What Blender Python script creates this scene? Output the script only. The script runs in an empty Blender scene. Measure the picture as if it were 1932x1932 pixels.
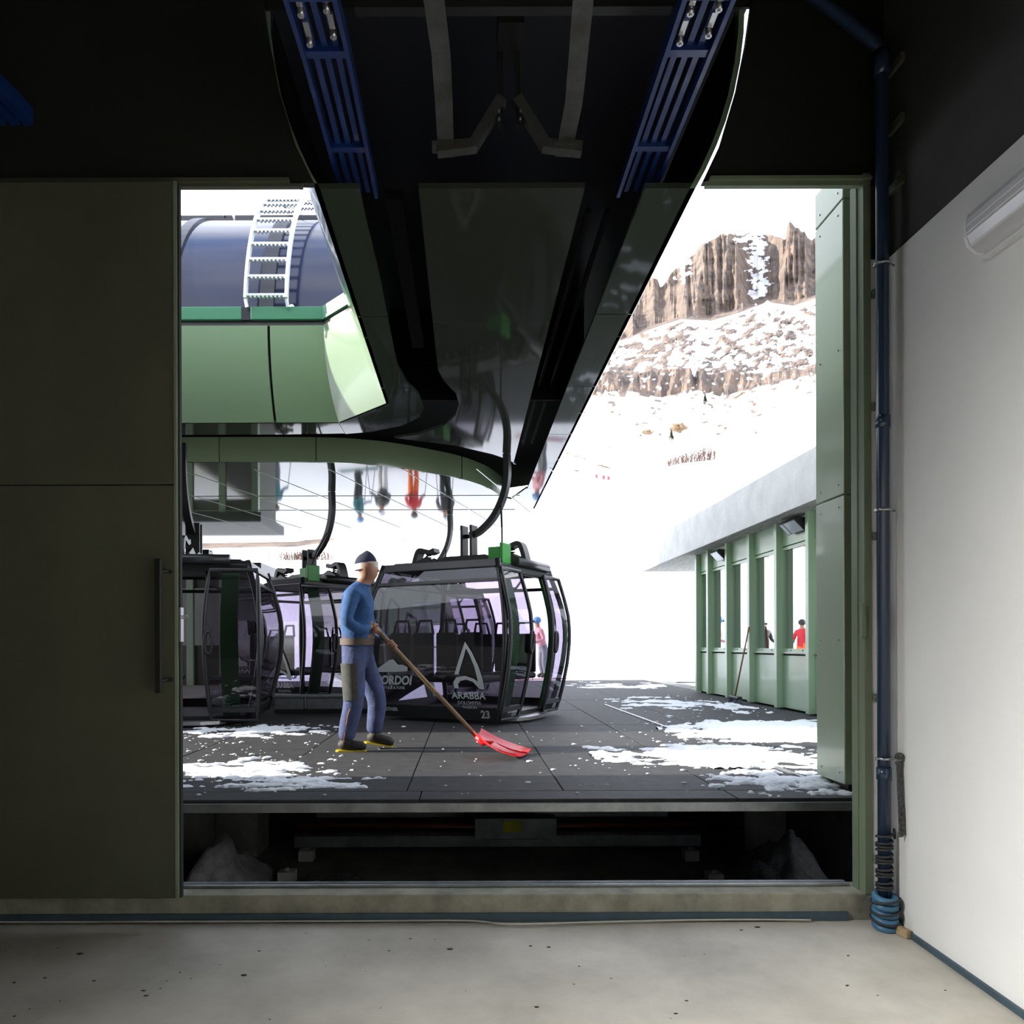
import bpy, bmesh, math, random
from math import sin, cos, pi, radians as R, sqrt, atan2
from mathutils import Vector, Matrix, noise

random.seed(7)
S = bpy.context.scene
COL = S.collection

# ------------------------------------------------------------------ camera, sky, sun, exposure
F, VX, VY = 1400.0, 880.0, 1216.0          # focal length in px and the vanishing point of the room's depth
cd = bpy.data.cameras.new('camera')
cam = bpy.data.objects.new('camera', cd)
COL.objects.link(cam)
cam.location = (0, 0, 0)                   # the eye is the origin of the scene
cam.rotation_euler = (pi / 2, R(0.2), 0)
cd.sensor_fit = 'HORIZONTAL'
cd.sensor_width = 36.0
cd.lens = F / 1932 * 36.0
cd.shift_x = (966 - VX) / 1932
cd.shift_y = (VY - 966) / 1932
cd.clip_start, cd.clip_end = 0.05, 6000
S.camera = cam

w = bpy.data.worlds.new('sky')
S.world = w
w.use_nodes = True
nt = w.node_tree
bg = nt.nodes['Background']
tc = nt.nodes.new('ShaderNodeTexCoord')
sep = nt.nodes.new('ShaderNodeSeparateXYZ')
nt.links.new(tc.outputs['Generated'], sep.inputs[0])
ns = nt.nodes.new('ShaderNodeTexNoise')
ns.inputs['Scale'].default_value = 2.6
ns.inputs['Detail'].default_value = 6
nt.links.new(tc.outputs['Generated'], ns.inputs['Vector'])
cl = nt.nodes.new('ShaderNodeValToRGB')
cl.color_ramp.elements[0].position = 0.36
cl.color_ramp.elements[1].position = 0.62
nt.links.new(ns.outputs['Fac'], cl.inputs['Fac'])
grad = nt.nodes.new('ShaderNodeValToRGB')
e = grad.color_ramp.elements
e[0].position, e[0].color = 0.0, (1.25, 1.3, 1.4, 1)
e[1].position, e[1].color = 0.9, (0.30, 0.46, 0.85, 1)
m_ = e.new(0.55)
m_.color = (0.88, 0.96, 1.15, 1)
nt.links.new(sep.outputs['Z'], grad.inputs['Fac'])
mx = nt.nodes.new('ShaderNodeMix')
mx.data_type = 'RGBA'
nt.links.new(cl.outputs['Color'], mx.inputs[0])
nt.links.new(grad.outputs['Color'], mx.inputs[6])
mx.inputs[7].default_value = (1.2, 1.23, 1.3, 1)
nt.links.new(mx.outputs[2], bg.inputs['Color'])
bg.inputs['Strength'].default_value = 2.6

sd = bpy.data.lights.new('sun', 'SUN')
sd.energy = 11.0
sd.angle = R(0.8)
sd.color = (1.0, 0.94, 0.84)
sun = bpy.data.objects.new('sun', sd)
COL.objects.link(sun)
sun.rotation_euler = Vector((cos(R(21)), 0.015, -sin(R(21)))).to_track_quat('-Z', 'Y').to_euler()

ad = bpy.data.lights.new('interior_fill', 'AREA')   # fill lamp added out of frame to brighten the garage floor and white wall
ad.shape = 'RECTANGLE'
ad.size, ad.size_y = 5.4, 2.0
ad.energy = 510
ad.spread = R(50)
ad.color = (1.0, 0.99, 0.96)
al = bpy.data.objects.new('interior_fill', ad)
COL.objects.link(al)
al.location = (-6.02, -0.2, 3.6)
al.rotation_euler = Vector((1, 0.05, -0.78)).to_track_quat('-Z', 'Z').to_euler()

S.view_settings.view_transform = 'Standard'
S.view_settings.look = 'None'
S.view_settings.exposure = 0.0
S.view_settings.gamma = 1.0
S.view_settings.use_curve_mapping = False
S.cycles.max_bounces = 8
S.cycles.transparent_max_bounces = 16
S.cycles.caustics_reflective = False
S.cycles.caustics_refractive = False


def at(px, py, Y):
    """World point seen at photo pixel (px, py) when it stands Y metres in front of the eye."""
    return Vector(((px - VX) * Y / F, Y, (VY - py) * Y / F))


def onz(px, py, z):
    """World point on the horizontal plane z seen at (px, py)."""
    return at(px, py, F * z / (VY - py))


# ------------------------------------------------------------------ materials
M = {}


def mat(name, col, rough=0.6, metal=0.0, spec=0.5, var=None, bump=None, coat=0.0, stretch=None):
    """Principled material; var=(scale, amount[, second colour]) mixes noise in, bump=(scale, strength)."""
    m = bpy.data.materials.new(name)
    m.use_nodes = True
    t = m.node_tree
    b = t.nodes['Principled BSDF']
    b.inputs['Base Color'].default_value = (*col, 1)
    b.inputs['Roughness'].default_value = rough
    b.inputs['Metallic'].default_value = metal
    b.inputs['Specular IOR Level'].default_value = spec
    b.inputs['Coat Weight'].default_value = coat
    b.inputs['Coat Roughness'].default_value = 0.06
    co = None
    if var or bump:
        tcn = t.nodes.new('ShaderNodeTexCoord')
        mp = t.nodes.new('ShaderNodeMapping')
        t.links.new(tcn.outputs['Object'], mp.inputs['Vector'])
        if stretch:
            mp.inputs['Scale'].default_value = stretch
        co = mp.outputs['Vector']
    if var:
        n = t.nodes.new('ShaderNodeTexNoise')
        n.inputs['Scale'].default_value = var[0]
        n.inputs['Detail'].default_value = 8
        n.inputs['Roughness'].default_value = 0.65
        t.links.new(co, n.inputs['Vector'])
        rp = t.nodes.new('ShaderNodeValToRGB')
        c2 = var[2] if len(var) > 2 else tuple(c * (1 - var[1]) for c in col)
        rp.color_ramp.elements[0].position = 0.33
        rp.color_ramp.elements[0].color = (*c2, 1)
        rp.color_ramp.elements[1].position = 0.67
        rp.color_ramp.elements[1].color = (*[min(1, c * (1 + var[1] * 0.5)) for c in col], 1)
        t.links.new(n.outputs['Fac'], rp.inputs['Fac'])
        t.links.new(rp.outputs['Color'], b.inputs['Base Color'])
    if bump:
        n = t.nodes.new('ShaderNodeTexNoise')
        n.inputs['Scale'].default_value = bump[0]
        n.inputs['Detail'].default_value = 5
        t.links.new(co, n.inputs['Vector'])
        bp = t.nodes.new('ShaderNodeBump')
        bp.inputs['Strength'].default_value = bump[1]
        bp.inputs['Distance'].default_value = 0.02
        t.links.new(n.outputs['Fac'], bp.inputs['Height'])
        t.links.new(bp.outputs['Normal'], b.inputs['Normal'])
    M[name] = m
    return m


def glass(name, tint, gloss=0.04, rough=0.0, power=1.0):
    m = bpy.data.materials.new(name)
    m.use_nodes = True
    t = m.node_tree
    t.nodes.remove(t.nodes['Principled BSDF'])
    out = t.nodes['Material Output']
    tr = t.nodes.new('ShaderNodeBsdfTransparent')
    tr.inputs['Color'].default_value = (*tint, 1)
    gl = t.nodes.new('ShaderNodeBsdfGlossy')
    gl.inputs['Roughness'].default_value = rough
    gl.inputs['Color'].default_value = (0.9, 0.92, 0.95, 1)
    fr = t.nodes.new('ShaderNodeFresnel')
    fr.inputs['IOR'].default_value = 1.5
    mm = t.nodes.new('ShaderNodeMath')
    mm.operation = 'MULTIPLY_ADD'
    mm.inputs[1].default_value = power
    mm.inputs[2].default_value = gloss
    mm.use_clamp = True
    t.links.new(fr.outputs[0], mm.inputs[0])
    mixs = t.nodes.new('ShaderNodeMixShader')
    t.links.new(mm.outputs[0], mixs.inputs[0])
    t.links.new(tr.outputs[0], mixs.inputs[1])
    t.links.new(gl.outputs[0], mixs.inputs[2])
    t.links.new(mixs.outputs[0], out.inputs['Surface'])
    M[name] = m
    return m


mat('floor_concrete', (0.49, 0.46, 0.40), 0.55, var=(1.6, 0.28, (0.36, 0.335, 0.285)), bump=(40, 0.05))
mat('curb_concrete', (0.30, 0.29, 0.23), 0.8, var=(5, 0.4), bump=(30, 0.25))
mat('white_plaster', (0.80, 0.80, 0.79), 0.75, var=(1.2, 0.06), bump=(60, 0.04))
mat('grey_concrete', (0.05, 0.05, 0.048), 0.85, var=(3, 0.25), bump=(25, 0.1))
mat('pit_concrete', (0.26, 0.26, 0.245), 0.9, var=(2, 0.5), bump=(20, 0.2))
mat('pale_concrete', (0.66, 0.65, 0.63), 0.85, var=(3, 0.12), bump=(35, 0.2))
mat('board_concrete', (0.50, 0.48, 0.45), 0.85, var=(6, 0.55), bump=(14, 0.5), stretch=(8, 0.8, 1))
mat('dark_green', (0.088, 0.092, 0.062), 0.5, var=(1.3, 0.18), bump=(90, 0.03))
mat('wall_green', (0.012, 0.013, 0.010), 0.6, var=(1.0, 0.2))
mat('frame_green', (0.20, 0.25, 0.17), 0.4, var=(2, 0.1))
mat('sage_green', (0.38, 0.52, 0.34), 0.32, coat=0.25, var=(0.8, 0.08))
mat('column_green', (0.42, 0.50, 0.36), 0.3, coat=0.35, var=(0.8, 0.08))
mat('hull_green', (0.26, 0.38, 0.235), 0.22, coat=0.5)
mat('pale_hull', (0.22, 0.31, 0.20), 0.18, coat=0.6)
mat('gutter_green', (0.06, 0.26, 0.14), 0.35, coat=0.2)
mat('soffit_green', (0.040, 0.054, 0.037), 0.045, spec=0.22)
mat('soffit_island', (0.036, 0.041, 0.032), 0.06, spec=0.25)
mat('ring_green', (0.28, 0.36, 0.22), 0.16, coat=0.5)
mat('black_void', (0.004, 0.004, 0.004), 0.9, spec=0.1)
mat('black_metal', (0.016, 0.017, 0.017), 0.4, spec=0.5)
mat('grey_frame', (0.034, 0.035, 0.037), 0.32, metal=0.3)
mat('black_rubber', (0.018, 0.018, 0.018), 0.75)
mat('mat_rubber', (0.036, 0.036, 0.037), 0.72, var=(7, 0.5, (0.02, 0.02, 0.021)), bump=(160, 0.35))
mat('cabin_green', (0.022, 0.14, 0.028), 0.4)
mat('bright_green', (0.035, 0.28, 0.04), 0.4)
mat('galvanised', (0.34, 0.36, 0.37), 0.42, metal=0.7, var=(6, 0.3), bump=(20, 0.05))
mat('ladder_zinc', (0.80, 0.84, 0.86), 0.45, metal=0.2)
mat('strap_steel', (0.07, 0.075, 0.075), 0.5, metal=0.3, var=(7, 0.5, (0.045, 0.042, 0.034)))
mat('steel', (0.5, 0.5, 0.5), 0.3, metal=0.9)
mat('rail_blue', (0.004, 0.024, 0.13), 0.4, coat=0.3)
mat('navy_pipe', (0.022, 0.042, 0.085), 0.28, coat=0.3)
mat('blue_collar', (0.06, 0.17, 0.29), 0.4, var=(12, 0.25))
mat('blue_strip', (0.05, 0.085, 0.11), 0.6, var=(10, 0.2))
mat('cable_dark', (0.028, 0.028, 0.03), 0.6)
mat('cable_white', (0.5, 0.48, 0.42), 0.6)
mat('strap_grey', (0.10, 0.10, 0.10), 0.9, var=(90, 0.8), bump=(150, 0.6))
mat('wood', (0.30, 0.19, 0.10), 0.6, var=(14, 0.35), stretch=(1, 1, 1))
mat('pale_wood', (0.45, 0.33, 0.19), 0.7, var=(20, 0.4))
mat('broom_wood', (0.30, 0.11, 0.04), 0.6)
mat('bristle', (0.17, 0.19, 0.22), 0.9, var=(60, 0.5))
mat('red_plastic', (0.72, 0.015, 0.02), 0.35, coat=0.3)
mat('snow', (0.90, 0.91, 0.93), 0.9, spec=0.2, var=(20, 0.05), bump=(30, 0.3))
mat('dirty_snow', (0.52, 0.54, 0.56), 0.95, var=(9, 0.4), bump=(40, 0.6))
mat('dome_navy', (0.016, 0.021, 0.052), 0.12, spec=0.35, coat=0.12)
mat('rib_dark', (0.022, 0.024, 0.034), 0.4)
mat('lamp_cover', (0.60, 0.60, 0.64), 0.22, spec=0.6, coat=0.3)
mat('lamp_lip', (0.78, 0.79, 0.82), 0.4)
mat('flood_glass', (0.42, 0.46, 0.50), 0.25, coat=0.5)
mat('orange_pipe', (0.22, 0.065, 0.012), 0.5)
mat('yellow_paper', (0.55, 0.52, 0.03), 0.8)
mat('decal_white', (0.50, 0.53, 0.54), 0.5)
mat('seat_dark', (0.025, 0.025, 0.03), 0.5)
mat('skin', (0.38, 0.19, 0.12), 0.55)
mat('sweater_blue', (0.03, 0.10, 0.26), 0.85, var=(14, 0.3), bump=(60, 0.2))
mat('trouser_blue', (0.06, 0.08, 0.185), 0.85, var=(9, 0.35), bump=(18, 0.5))
mat('belt_brown', (0.10, 0.07, 0.055), 0.7)
mat('pocket_grey', (0.075, 0.078, 0.07), 0.85, var=(20, 0.3))
mat('piping_orange', (0.45, 0.16, 0.04), 0.7)
mat('boot_dark', (0.035, 0.03, 0.026), 0.7, var=(30, 0.4))
mat('sole_yellow', (0.65, 0.50, 0.02), 0.5)
mat('beanie_navy', (0.020, 0.022, 0.05), 0.9, bump=(120, 0.4))
mat('beanie_white', (0.6, 0.6, 0.58), 0.9)
mat('eye_white', (0.7, 0.7, 0.68), 0.3)
mat('rock_brown', (0.20, 0.13, 0.07), 0.9, var=(0.8, 0.4), bump=(3, 0.5))
mat('conifer', (0.085, 0.095, 0.045), 0.9, var=(4, 0.4))
mat('bush_brown', (0.11, 0.065, 0.045), 0.95)
mat('banner_red', (0.8, 0.06, 0.08), 0.6)
mat('banner_white', (0.85, 0.85, 0.85), 0.6)
for nm, c in dict(jacket_pink=(0.55, 0.26, 0.30), jacket_red=(0.55, 0.02, 0.03), jacket_black=(0.02, 0.02, 0.025), jacket_teal=(0.03, 0.16, 0.18),
                  pants_orange=(0.85, 0.16, 0.02), pants_black=(0.02, 0.02, 0.024), pants_grey=(0.16, 0.17, 0.2), pants_white=(0.7, 0.7, 0.72),
                  helmet_white=(0.7, 0.72, 0.75), helmet_black=(0.02, 0.02, 0.02), helmet_blue=(0.1, 0.25, 0.5)).items():
    mat(nm, c, 0.6)
glass('cabin_glass', (0.50, 0.46, 0.54), 0.01, power=0.8)
glass('window_glass', (0.30, 0.36, 0.34), 0.62, power=1.0)


# ------------------------------------------------------------------ mesh helpers
class MB:
    """Collects shapes into one mesh object."""
    def __init__(self):
        self.bm = bmesh.new()

    def poly(self, pts):
        return self.bm.faces.new([self.bm.verts.new(p) for p in pts])

    def box(self, lo, hi, rot=None, about=None, bev=0.0):
        v = [self.bm.verts.new((x, y, z)) for x in (lo[0], hi[0]) for y in (lo[1], hi[1]) for z in (lo[2], hi[2])]
        fs = [self.bm.faces.new([v[i] for i in q]) for q in ((0, 1, 3, 2), (4, 6, 7, 5), (0, 4, 5, 1), (2, 3, 7, 6), (0, 2, 6, 4), (1, 5, 7, 3))]
        if bev:
            es = list({ed for f in fs for ed in f.edges})
            r = bmesh.ops.bevel(self.bm, geom=es, offset=bev, segments=2, affect='EDGES', profile=0.5)
            v = list({vv for f in r['faces'] for vv in f.verts} | {x for x in v if x.is_valid})
        if rot is not None:
            c = Vector(about) if about is not None else (Vector(lo) + Vector(hi)) / 2
            bmesh.ops.rotate(self.bm, cent=c, matrix=rot, verts=v)
        return self

    def bar(self, a, b, wd, ht=None, up=(0, 0, 1)):
        """Rectangular bar from a to b."""
        a, b = Vector(a), Vector(b)
        ht = ht or wd
        d = (b - a).normalized()
        u = Vector(up)
        s = d.cross(u)
        if s.length < 1e-4:
            s = d.cross(Vector((0, 1, 0)))
        s.normalize()
        u = s.cross(d).normalized()
        vs = []
        for p in (a, b):
            for i, j in ((-1, -1), (1, -1), (1, 1), (-1, 1)):
                vs.append(self.bm.verts.new(p + s * (i * wd / 2) + u * (j * ht / 2)))
        for q in ((3, 2, 1, 0), (4, 5, 6, 7), (0, 1, 5, 4), (1, 2, 6, 5), (2, 3, 7, 6), (3, 0, 4, 7)):
            self.bm.faces.new([vs[i] for i in q])
        return self

    def tube(self, path, r, n=8, cap=True, closed=False):
        """Round tube along a path; r is a number or one radius per point."""
        path = [Vector(p) for p in path]
        rs = r if isinstance(r, (list, tuple)) else [r] * len(path)
        rings = []
        nrm = None
        k = len(path)
        for i, p in enumerate(path):
            if closed:
                d = path[(i + 1) % k] - path[i - 1]
            else:
                d = path[min(i + 1, k - 1)] - path[max(i - 1, 0)]
            d.normalize()
            if nrm is None:
                nrm = d.orthogonal().normalized()
            nrm = (nrm - d * nrm.dot(d))
            nrm = nrm.normalized() if nrm.length > 1e-5 else d.orthogonal().normalized()
            b = d.cross(nrm)
            rings.append([self.bm.verts.new(p + (nrm * cos(2 * pi * j / n) + b * sin(2 * pi * j / n)) * rs[i]) for j in range(n)])
        for i in range(k if closed else k - 1):
            A, B = rings[i], rings[(i + 1) % k]
            for j in range(n):
                f = self.bm.faces.new((A[j], A[(j + 1) % n], B[(j + 1) % n], B[j]))
                f.smooth = True
        if cap and not closed:
            self.bm.faces.new(rings[0][::-1])
            self.bm.faces.new(rings[-1])
        return self

    def strip(self, path, wd, ht, side):
        """Flat rectangular section swept along a path; `side` is the constant width direction."""
        path = [Vector(p) for p in path]
        s = Vector(side).normalized()
        rings = []
        for i, p in enumerate(path):
            d = (path[min(i + 1, len(path) - 1)] - path[max(i - 1, 0)]).normalized()
            u = s.cross(d).normalized()
            rings.append([self.bm.verts.new(p + s * (a * wd / 2) + u * (c * ht / 2)) for a, c in ((-1, -1), (1, -1), (1, 1), (-1, 1))])
        for A, B in zip(rings, rings[1:]):
            for j in range(4):
                self.bm.faces.new((A[j], A[(j + 1) % 4], B[(j + 1) % 4], B[j]))
        self.bm.faces.new(rings[0][::-1])
        self.bm.faces.new(rings[-1])
        return self

    def prism(self, pts, z0, z1):
        """Vertical prism over a plan polygon (may be concave)."""
        lo = [self.bm.verts.new((p[0], p[1], z0)) for p in pts]
        hi = [self.bm.verts.new((p[0], p[1], z1)) for p in pts]
        n = len(pts)
        fs = [self.bm.faces.new(lo[::-1]), self.bm.faces.new(hi)]
        for i in range(n):
            self.bm.faces.new((lo[i], lo[(i + 1) % n], hi[(i + 1) % n], hi[i]))
        return self

    def plate(self, pts, thick):
        """Extrude a 3-D polygon by the vector thick."""
        t = Vector(thick)
        a = [self.bm.verts.new(Vector(p)) for p in pts]
        b = [self.bm.verts.new(Vector(p) + t) for p in pts]
        n = len(pts)
        self.bm.faces.new(a[::-1])
        self.bm.faces.new(b)
        for i in range(n):
            self.bm.faces.new((a[i], a[(i + 1) % n], b[(i + 1) % n], b[i]))
        return self

    def grid(self, rows, smooth=True):
        vs = [[self.bm.verts.new(p) for p in r] for r in rows]
        for A, B in zip(vs, vs[1:]):
            for j in range(len(A) - 1):
                f = self.bm.faces.new((A[j], A[j + 1], B[j + 1], B[j]))
                f.smooth = smooth
        return self

    def shell(self, rows, thick):
        """Grid with thickness (vector or callable per point)."""
        t = Vector(thick)
        self.grid(rows)
        self.grid([[Vector(p) + t for p in r][::-1] for r in rows])
        rim = [rows[0], [r[-1] for r in rows], rows[-1][::-1], [r[0] for r in rows][::-1]]
        for e_ in rim:
            self.grid([[Vector(p) + t for p in e_], [Vector(p) for p in e_]], smooth=False)
        return self

    def ball(self, c, r, sc=(1, 1, 1), sub=2):
        mtx = Matrix.Translation(c) @ Matrix.Diagonal((*[r * q for q in sc], 1))
        res = bmesh.ops.create_icosphere(self.bm, subdivisions=sub, radius=1, matrix=mtx)
        for v in res['verts']:
            for f in v.link_faces:
                f.smooth = True
        return self

    def cyl(self, a, b, r, n=12):
        return self.tube([a, b], r, n)

    def build(self, name, m, parent=None, local=False, tri=True):
        me = bpy.data.meshes.new(name)
        if tri:
            self.bm.normal_update()
            ng = [f for f in self.bm.faces if len(f.verts) > 4]
            if ng:
                bmesh.ops.triangulate(self.bm, faces=ng)
        bmesh.ops.recalc_face_normals(self.bm, faces=self.bm.faces)
        self.bm.to_mesh(me)
        self.bm.free()
        return link(name, me, m, parent, local)


def origin_of(o):
    v = Vector((0, 0, 0))
    while o is not None:
        v += o.location
        o = o.parent
    return v


def link(name, me, m, parent=None, local=False):
    if m is not None and not me.materials:
        me.materials.append(M[m] if isinstance(m, str) else m)
    o = bpy.data.objects.new(name, me)
    COL.objects.link(o)
    if parent is not None:
        o.parent = parent
        if not local:
            me.transform(Matrix.Translation(-origin_of(parent)))
    return o


def tag(o, label=None, cat=None, group=None, kind=None):
    if label:
        o['label'] = label
    if cat:
        o['category'] = cat
    if group:
        o['group'] = group
    if kind:
        o['kind'] = kind
    return o


def empty(name, loc, rz=0.0):
    o = bpy.data.objects.new(name, None)
    o.empty_display_size = 0.2
    COL.objects.link(o)
    o.location = loc
    o.rotation_euler = (0, 0, rz)
    return o


def copy_tree(o, parent=None):
    c = o.copy()
    COL.objects.link(c)
    if parent is not None:
        c.parent = parent
    for ch in [x for x in bpy.data.objects if x.parent == o]:
        copy_tree(ch, c)
    return c


def arc(fn, n):
    return [fn(i / n) for i in range(n + 1)]


def bez(pts, n=20):
    """Catmull-Rom curve through the points."""
    P = [Vector(p) for p in pts]
    P = [P[0] * 2 - P[1]] + P + [P[-1] * 2 - P[-2]]
    out = []
    segs = len(P) - 3
    for k in range(segs):
        a, b, c, d = P[k:k + 4]
        for i in range(n):
            t = i / n
            out.append(0.5 * ((2 * b) + (c - a) * t + (2 * a - 5 * b + 4 * c - d) * t * t + (3 * b - a - 3 * c + d) * t ** 3))
    out.append(P[-2].copy())
    return out


def interp(tab, x):
    if x <= tab[0][0]:
        return tab[0][1]
    for (a, b), (c, d) in zip(tab, tab[1:]):
        if x <= c:
            return b + (d - b) * (x - a) / (c - a)
    return tab[-1][1]


def fbm(x, y, z=0.0, o=5):
    return noise.fractal(Vector((x, y, z)), 1.0, 2.0, o)


# ------------------------------------------------------------------ the garage room
XW = 2.24                       # face of the side wall
DECK = -0.97                    # deck level below the eye
SOF = 2.49                      # terminal soffit above the eye

rows = []
for Y in (4.05, 3.6, 3.2, 2.8, 2.4, 2.0, -5.2):
    z = -1.478 - 0.03 * (4 - max(Y, 2.0))
    rows.append([(x, Y, z) for x in (-6.2, -3, 0, 2.5)])
tag(MB().shell(rows, (0, 0, -0.15)).build('floor', 'floor_concrete'), kind='structure')
b = MB()
b.box((-6.3, -5.3, 5.2), (2.7, 4.4, 5.4))
tag(b.build('ceiling', 'grey_concrete'), kind='structure')
b = MB()
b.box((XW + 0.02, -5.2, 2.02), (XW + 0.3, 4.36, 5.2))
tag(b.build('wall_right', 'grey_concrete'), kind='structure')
b = MB()
b.box((XW, -5.2, -1.8), (XW + 0.3, 4.05, 2.035))
tag(b.build('wall_right', 'white_plaster'), 'white plastered lower half of the wall', kind='structure')
b = MB()
b.box((-6.3, -5.2, -1.9), (-6.1, -3.0, 5.2)); b.box((-6.3, 2.6, -1.9), (-6.1, 4.36, 5.2)); b.box((-6.3, -3.0, -1.9), (-6.1, 2.6, 5.2))
tag(b.build('wall_left', 'grey_concrete'), kind='structure')
wn = empty('added_window_1', (-6.09, -0.2, 2.5))  # invented window with an opaque pane, added as backing for the fill lamp
tag(wn, kind='structure')
for y in (-2.95, -1.1, 0.75, 2.6):
    MB().box((-6.1, y - 0.05, 2.5), (-6.05, y, 4.7)).build('window_frame', 'frame_green', wn)
MB().box((-6.1, -3.0, 2.45), (-6.04, 2.6, 2.5)).build('window_sill', 'frame_green', wn)
MB().box((-6.1, -3.0, 2.5), (-6.085, 2.6, 4.7)).build('window_pane', 'white_plaster', wn)
b = MB()
b.box((-6.3, -5.4, -1.9), (2.7, -5.2, 5.2))
tag(b.build('wall_back', 'grey_concrete'), kind='structure')

# door wall: upper wall with the bell-shaped cut-out that the lift terminal comes through
def bell(t, grow=0.0):
    """Outline of the terminal's cross-section, right half reached by t>0: (x offset from the bottom corner, z)."""
    return [(0.0 + grow, SOF), (0.10 + grow, SOF + 0.21), (0.19 + grow, SOF + 0.51), (0.24 + grow, SOF + 0.76), (0.27 + grow, SOF + 0.97), (0.27 + grow, SOF + 1.6)]

HL, HR = -0.82, 1.26            # terminal nose: bottom corners
b = MB()
Lp = [(HL - dx, z) for dx, z in bell(0, -0.006)]
Rp = [(HR + dx, z) for dx, z in bell(0, 0.022)]
# left of the cut-out, with hidden lintel bottom at the opening head
for side, pts, xo in ((-1, Lp, -6.3), (1, Rp, XW + 0.3)):
    for (x0, z0), (x1, z1) in zip(pts, pts[1:]):
        b.plate([(xo, 4.0, z0), (x0, 4.0, z0), (x1, 4.0, z1), (xo, 4.0, z1)], (0, 0.04, 0))
b.box((-6.3, 4.0, SOF + 1.6), (XW + 0.3, 4.04, 5.2))
b.box((HL - 0.35, 4.045, SOF + 0.98), (HR + 0.32, 4.06, SOF + 1.7))
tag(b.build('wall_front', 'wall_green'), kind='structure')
b = MB()
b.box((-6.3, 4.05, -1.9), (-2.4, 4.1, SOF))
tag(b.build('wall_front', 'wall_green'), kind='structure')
b = MB()
b.box((2.165, 3.965, -1.7), (XW + 0.02, 4.05, 2.05))
tag(b.build('wall_front', 'white_plaster'), 'narrow white strip of wall beside the door frame', kind='structure')

b = MB()
b.box((-3.4, 4.11, -1.0), (-2.55, 5.42, 4.6)); b.box((-15, 4.11, -1.6), (-6.3, 4.4, 4.6))
tag(b.build('wall_outside', 'dark_green'), kind='structure')

# door head rail and jamb
b = MB()
b.box((-6.0, 3.95, 2.47), (HL - 0.12, 4.0, 2.492)); b.box((-6.0, 3.97, 2.455), (-0.87, 4.0, 2.47))
tag(b.build('trim_1', 'dark_green'), kind='structure')
b = MB()
b.box((HR + 0.05, 3.95, 2.475), (2.17, 4.0, 2.492)); b.box((HR + 0.03, 3.97, 2.45), (2.12, 4.0, 2.475))
tag(b.build('trim_2', 'frame_green'), kind='structure')
b = MB()
b.box((2.125, 3.96, -1.34), (2.165, 4.06, SOF + 0.02)); b.box((2.118, 4.02, -1.34), (2.13, 4.08, SOF)); b.box((2.165, 3.975, -1.34), (2.172, 4.0, SOF))
j = tag(b.build('trim_3', 'frame_green'), kind='structure')
for z in (1.85, 0.56, -0.30, -1.16, 1.25):
    q = MB().box((2.168, 3.94, z - 0.012), (2.19, 3.965, z + 0.03)).cyl((2.172, 3.93, z + 0.012), (2.172, 3.96, z + 0.012), 0.008, 8)
    q.build('fixing_clip', 'frame_green', j)
MB().box((2.108, 3.95, 0.03), (2.128, 3.975, 0.21)).build('strike_plate', 'frame_green', j)
b = MB()
b.plate([(2.17, 4.06, -1.3), (2.56, 4.86, -1.3), (2.75, 4.86, -1.3), (2.75, 4.06, -1.3)], (0, 0, 5.7))
tag(b.build('trim_4', 'dark_green'), kind='structure')

# concrete threshold, its rail and the blue sealing strips
b = MB()
b.box((-6.2, 3.965, -1.6), (2.17, 4.16, -1.335), bev=0.008)
tag(b.build('trim_5', 'curb_concrete'), kind='structure')
b = MB()
b.box((-6.0, 4.075, -1.335), (2.1, 4.10, -1.318), bev=0.004); b.box((-6.0, 4.12, -1.335), (2.1, 4.15, -1.322))
tag(b.build('trim_6', 'galvanised'), kind='structure')
b = MB()
b.box((-6.1, 3.950, -1.476), (2.03, 3.966, -1.432))
tag(b.build('baseboard_front', 'blue_strip'), kind='structure')
b = MB()
for i in range(24):
    y0, y1 = 3.86 - i * 0.2, 3.86 - (i + 1) * 0.2
    f = lambda Y: -1.478 - 0.03 * (4 - max(Y, 2.0))
    b.bar((XW - 0.008, y0, f(y0) + 0.014), (XW - 0.008, y1, f(y1) + 0.014), 0.016, 0.03)
tag(b.build('baseboard_right', 'blue_strip'), kind='structure')

# sliding door
dr = empty('door_1', (-2.5, 3.9, -1.33))
tag(dr, kind='structure')
MB().box((-5.8, 3.885, 0.845), (-1.526, 3.945, 2.43), bev=0.006).build('door_panel', 'dark_green', dr)
MB().box((-5.8, 3.885, -1.325), (-1.526, 3.945, 0.841), bev=0.006).build('door_panel', 'dark_green', dr)
MB().box((-1.526, 3.88, -1.325), (-1.512, 3.95, 2.43)).build('edge_strip', 'frame_green', dr)
MB().box((-1.512, 3.90, -1.325), (-1.503, 3.93, 2.43)).build('edge_gasket', 'black_rubber', dr)
MB().box((-1.508, 3.895, 0.02), (-1.499, 3.935, 0.20)).build('lock_plate', 'steel', dr)
MB().tube([(-1.5, 3.915, 0.155), (-1.472, 3.915, 0.157), (-1.465, 3.915, 0.15), (-1.5, 3.915, 0.143)], 0.004, 6).build('lock_hook', 'steel', dr)
h = MB()
hx = (300 - VX) * 3.82 / F
h.box((hx - 0.015, 3.80, -0.245), (hx + 0.015, 3.83, 0.445), bev=0.003)
hb = h.build('pull_handle', 'black_metal', dr)
for z in (-0.18, 0.385):
    MB().cyl((hx + 0.005, 3.82, z), (hx + 0.035, 3.886, z), 0.009, 10).build('handle_post', 'black_metal', hb)

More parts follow.
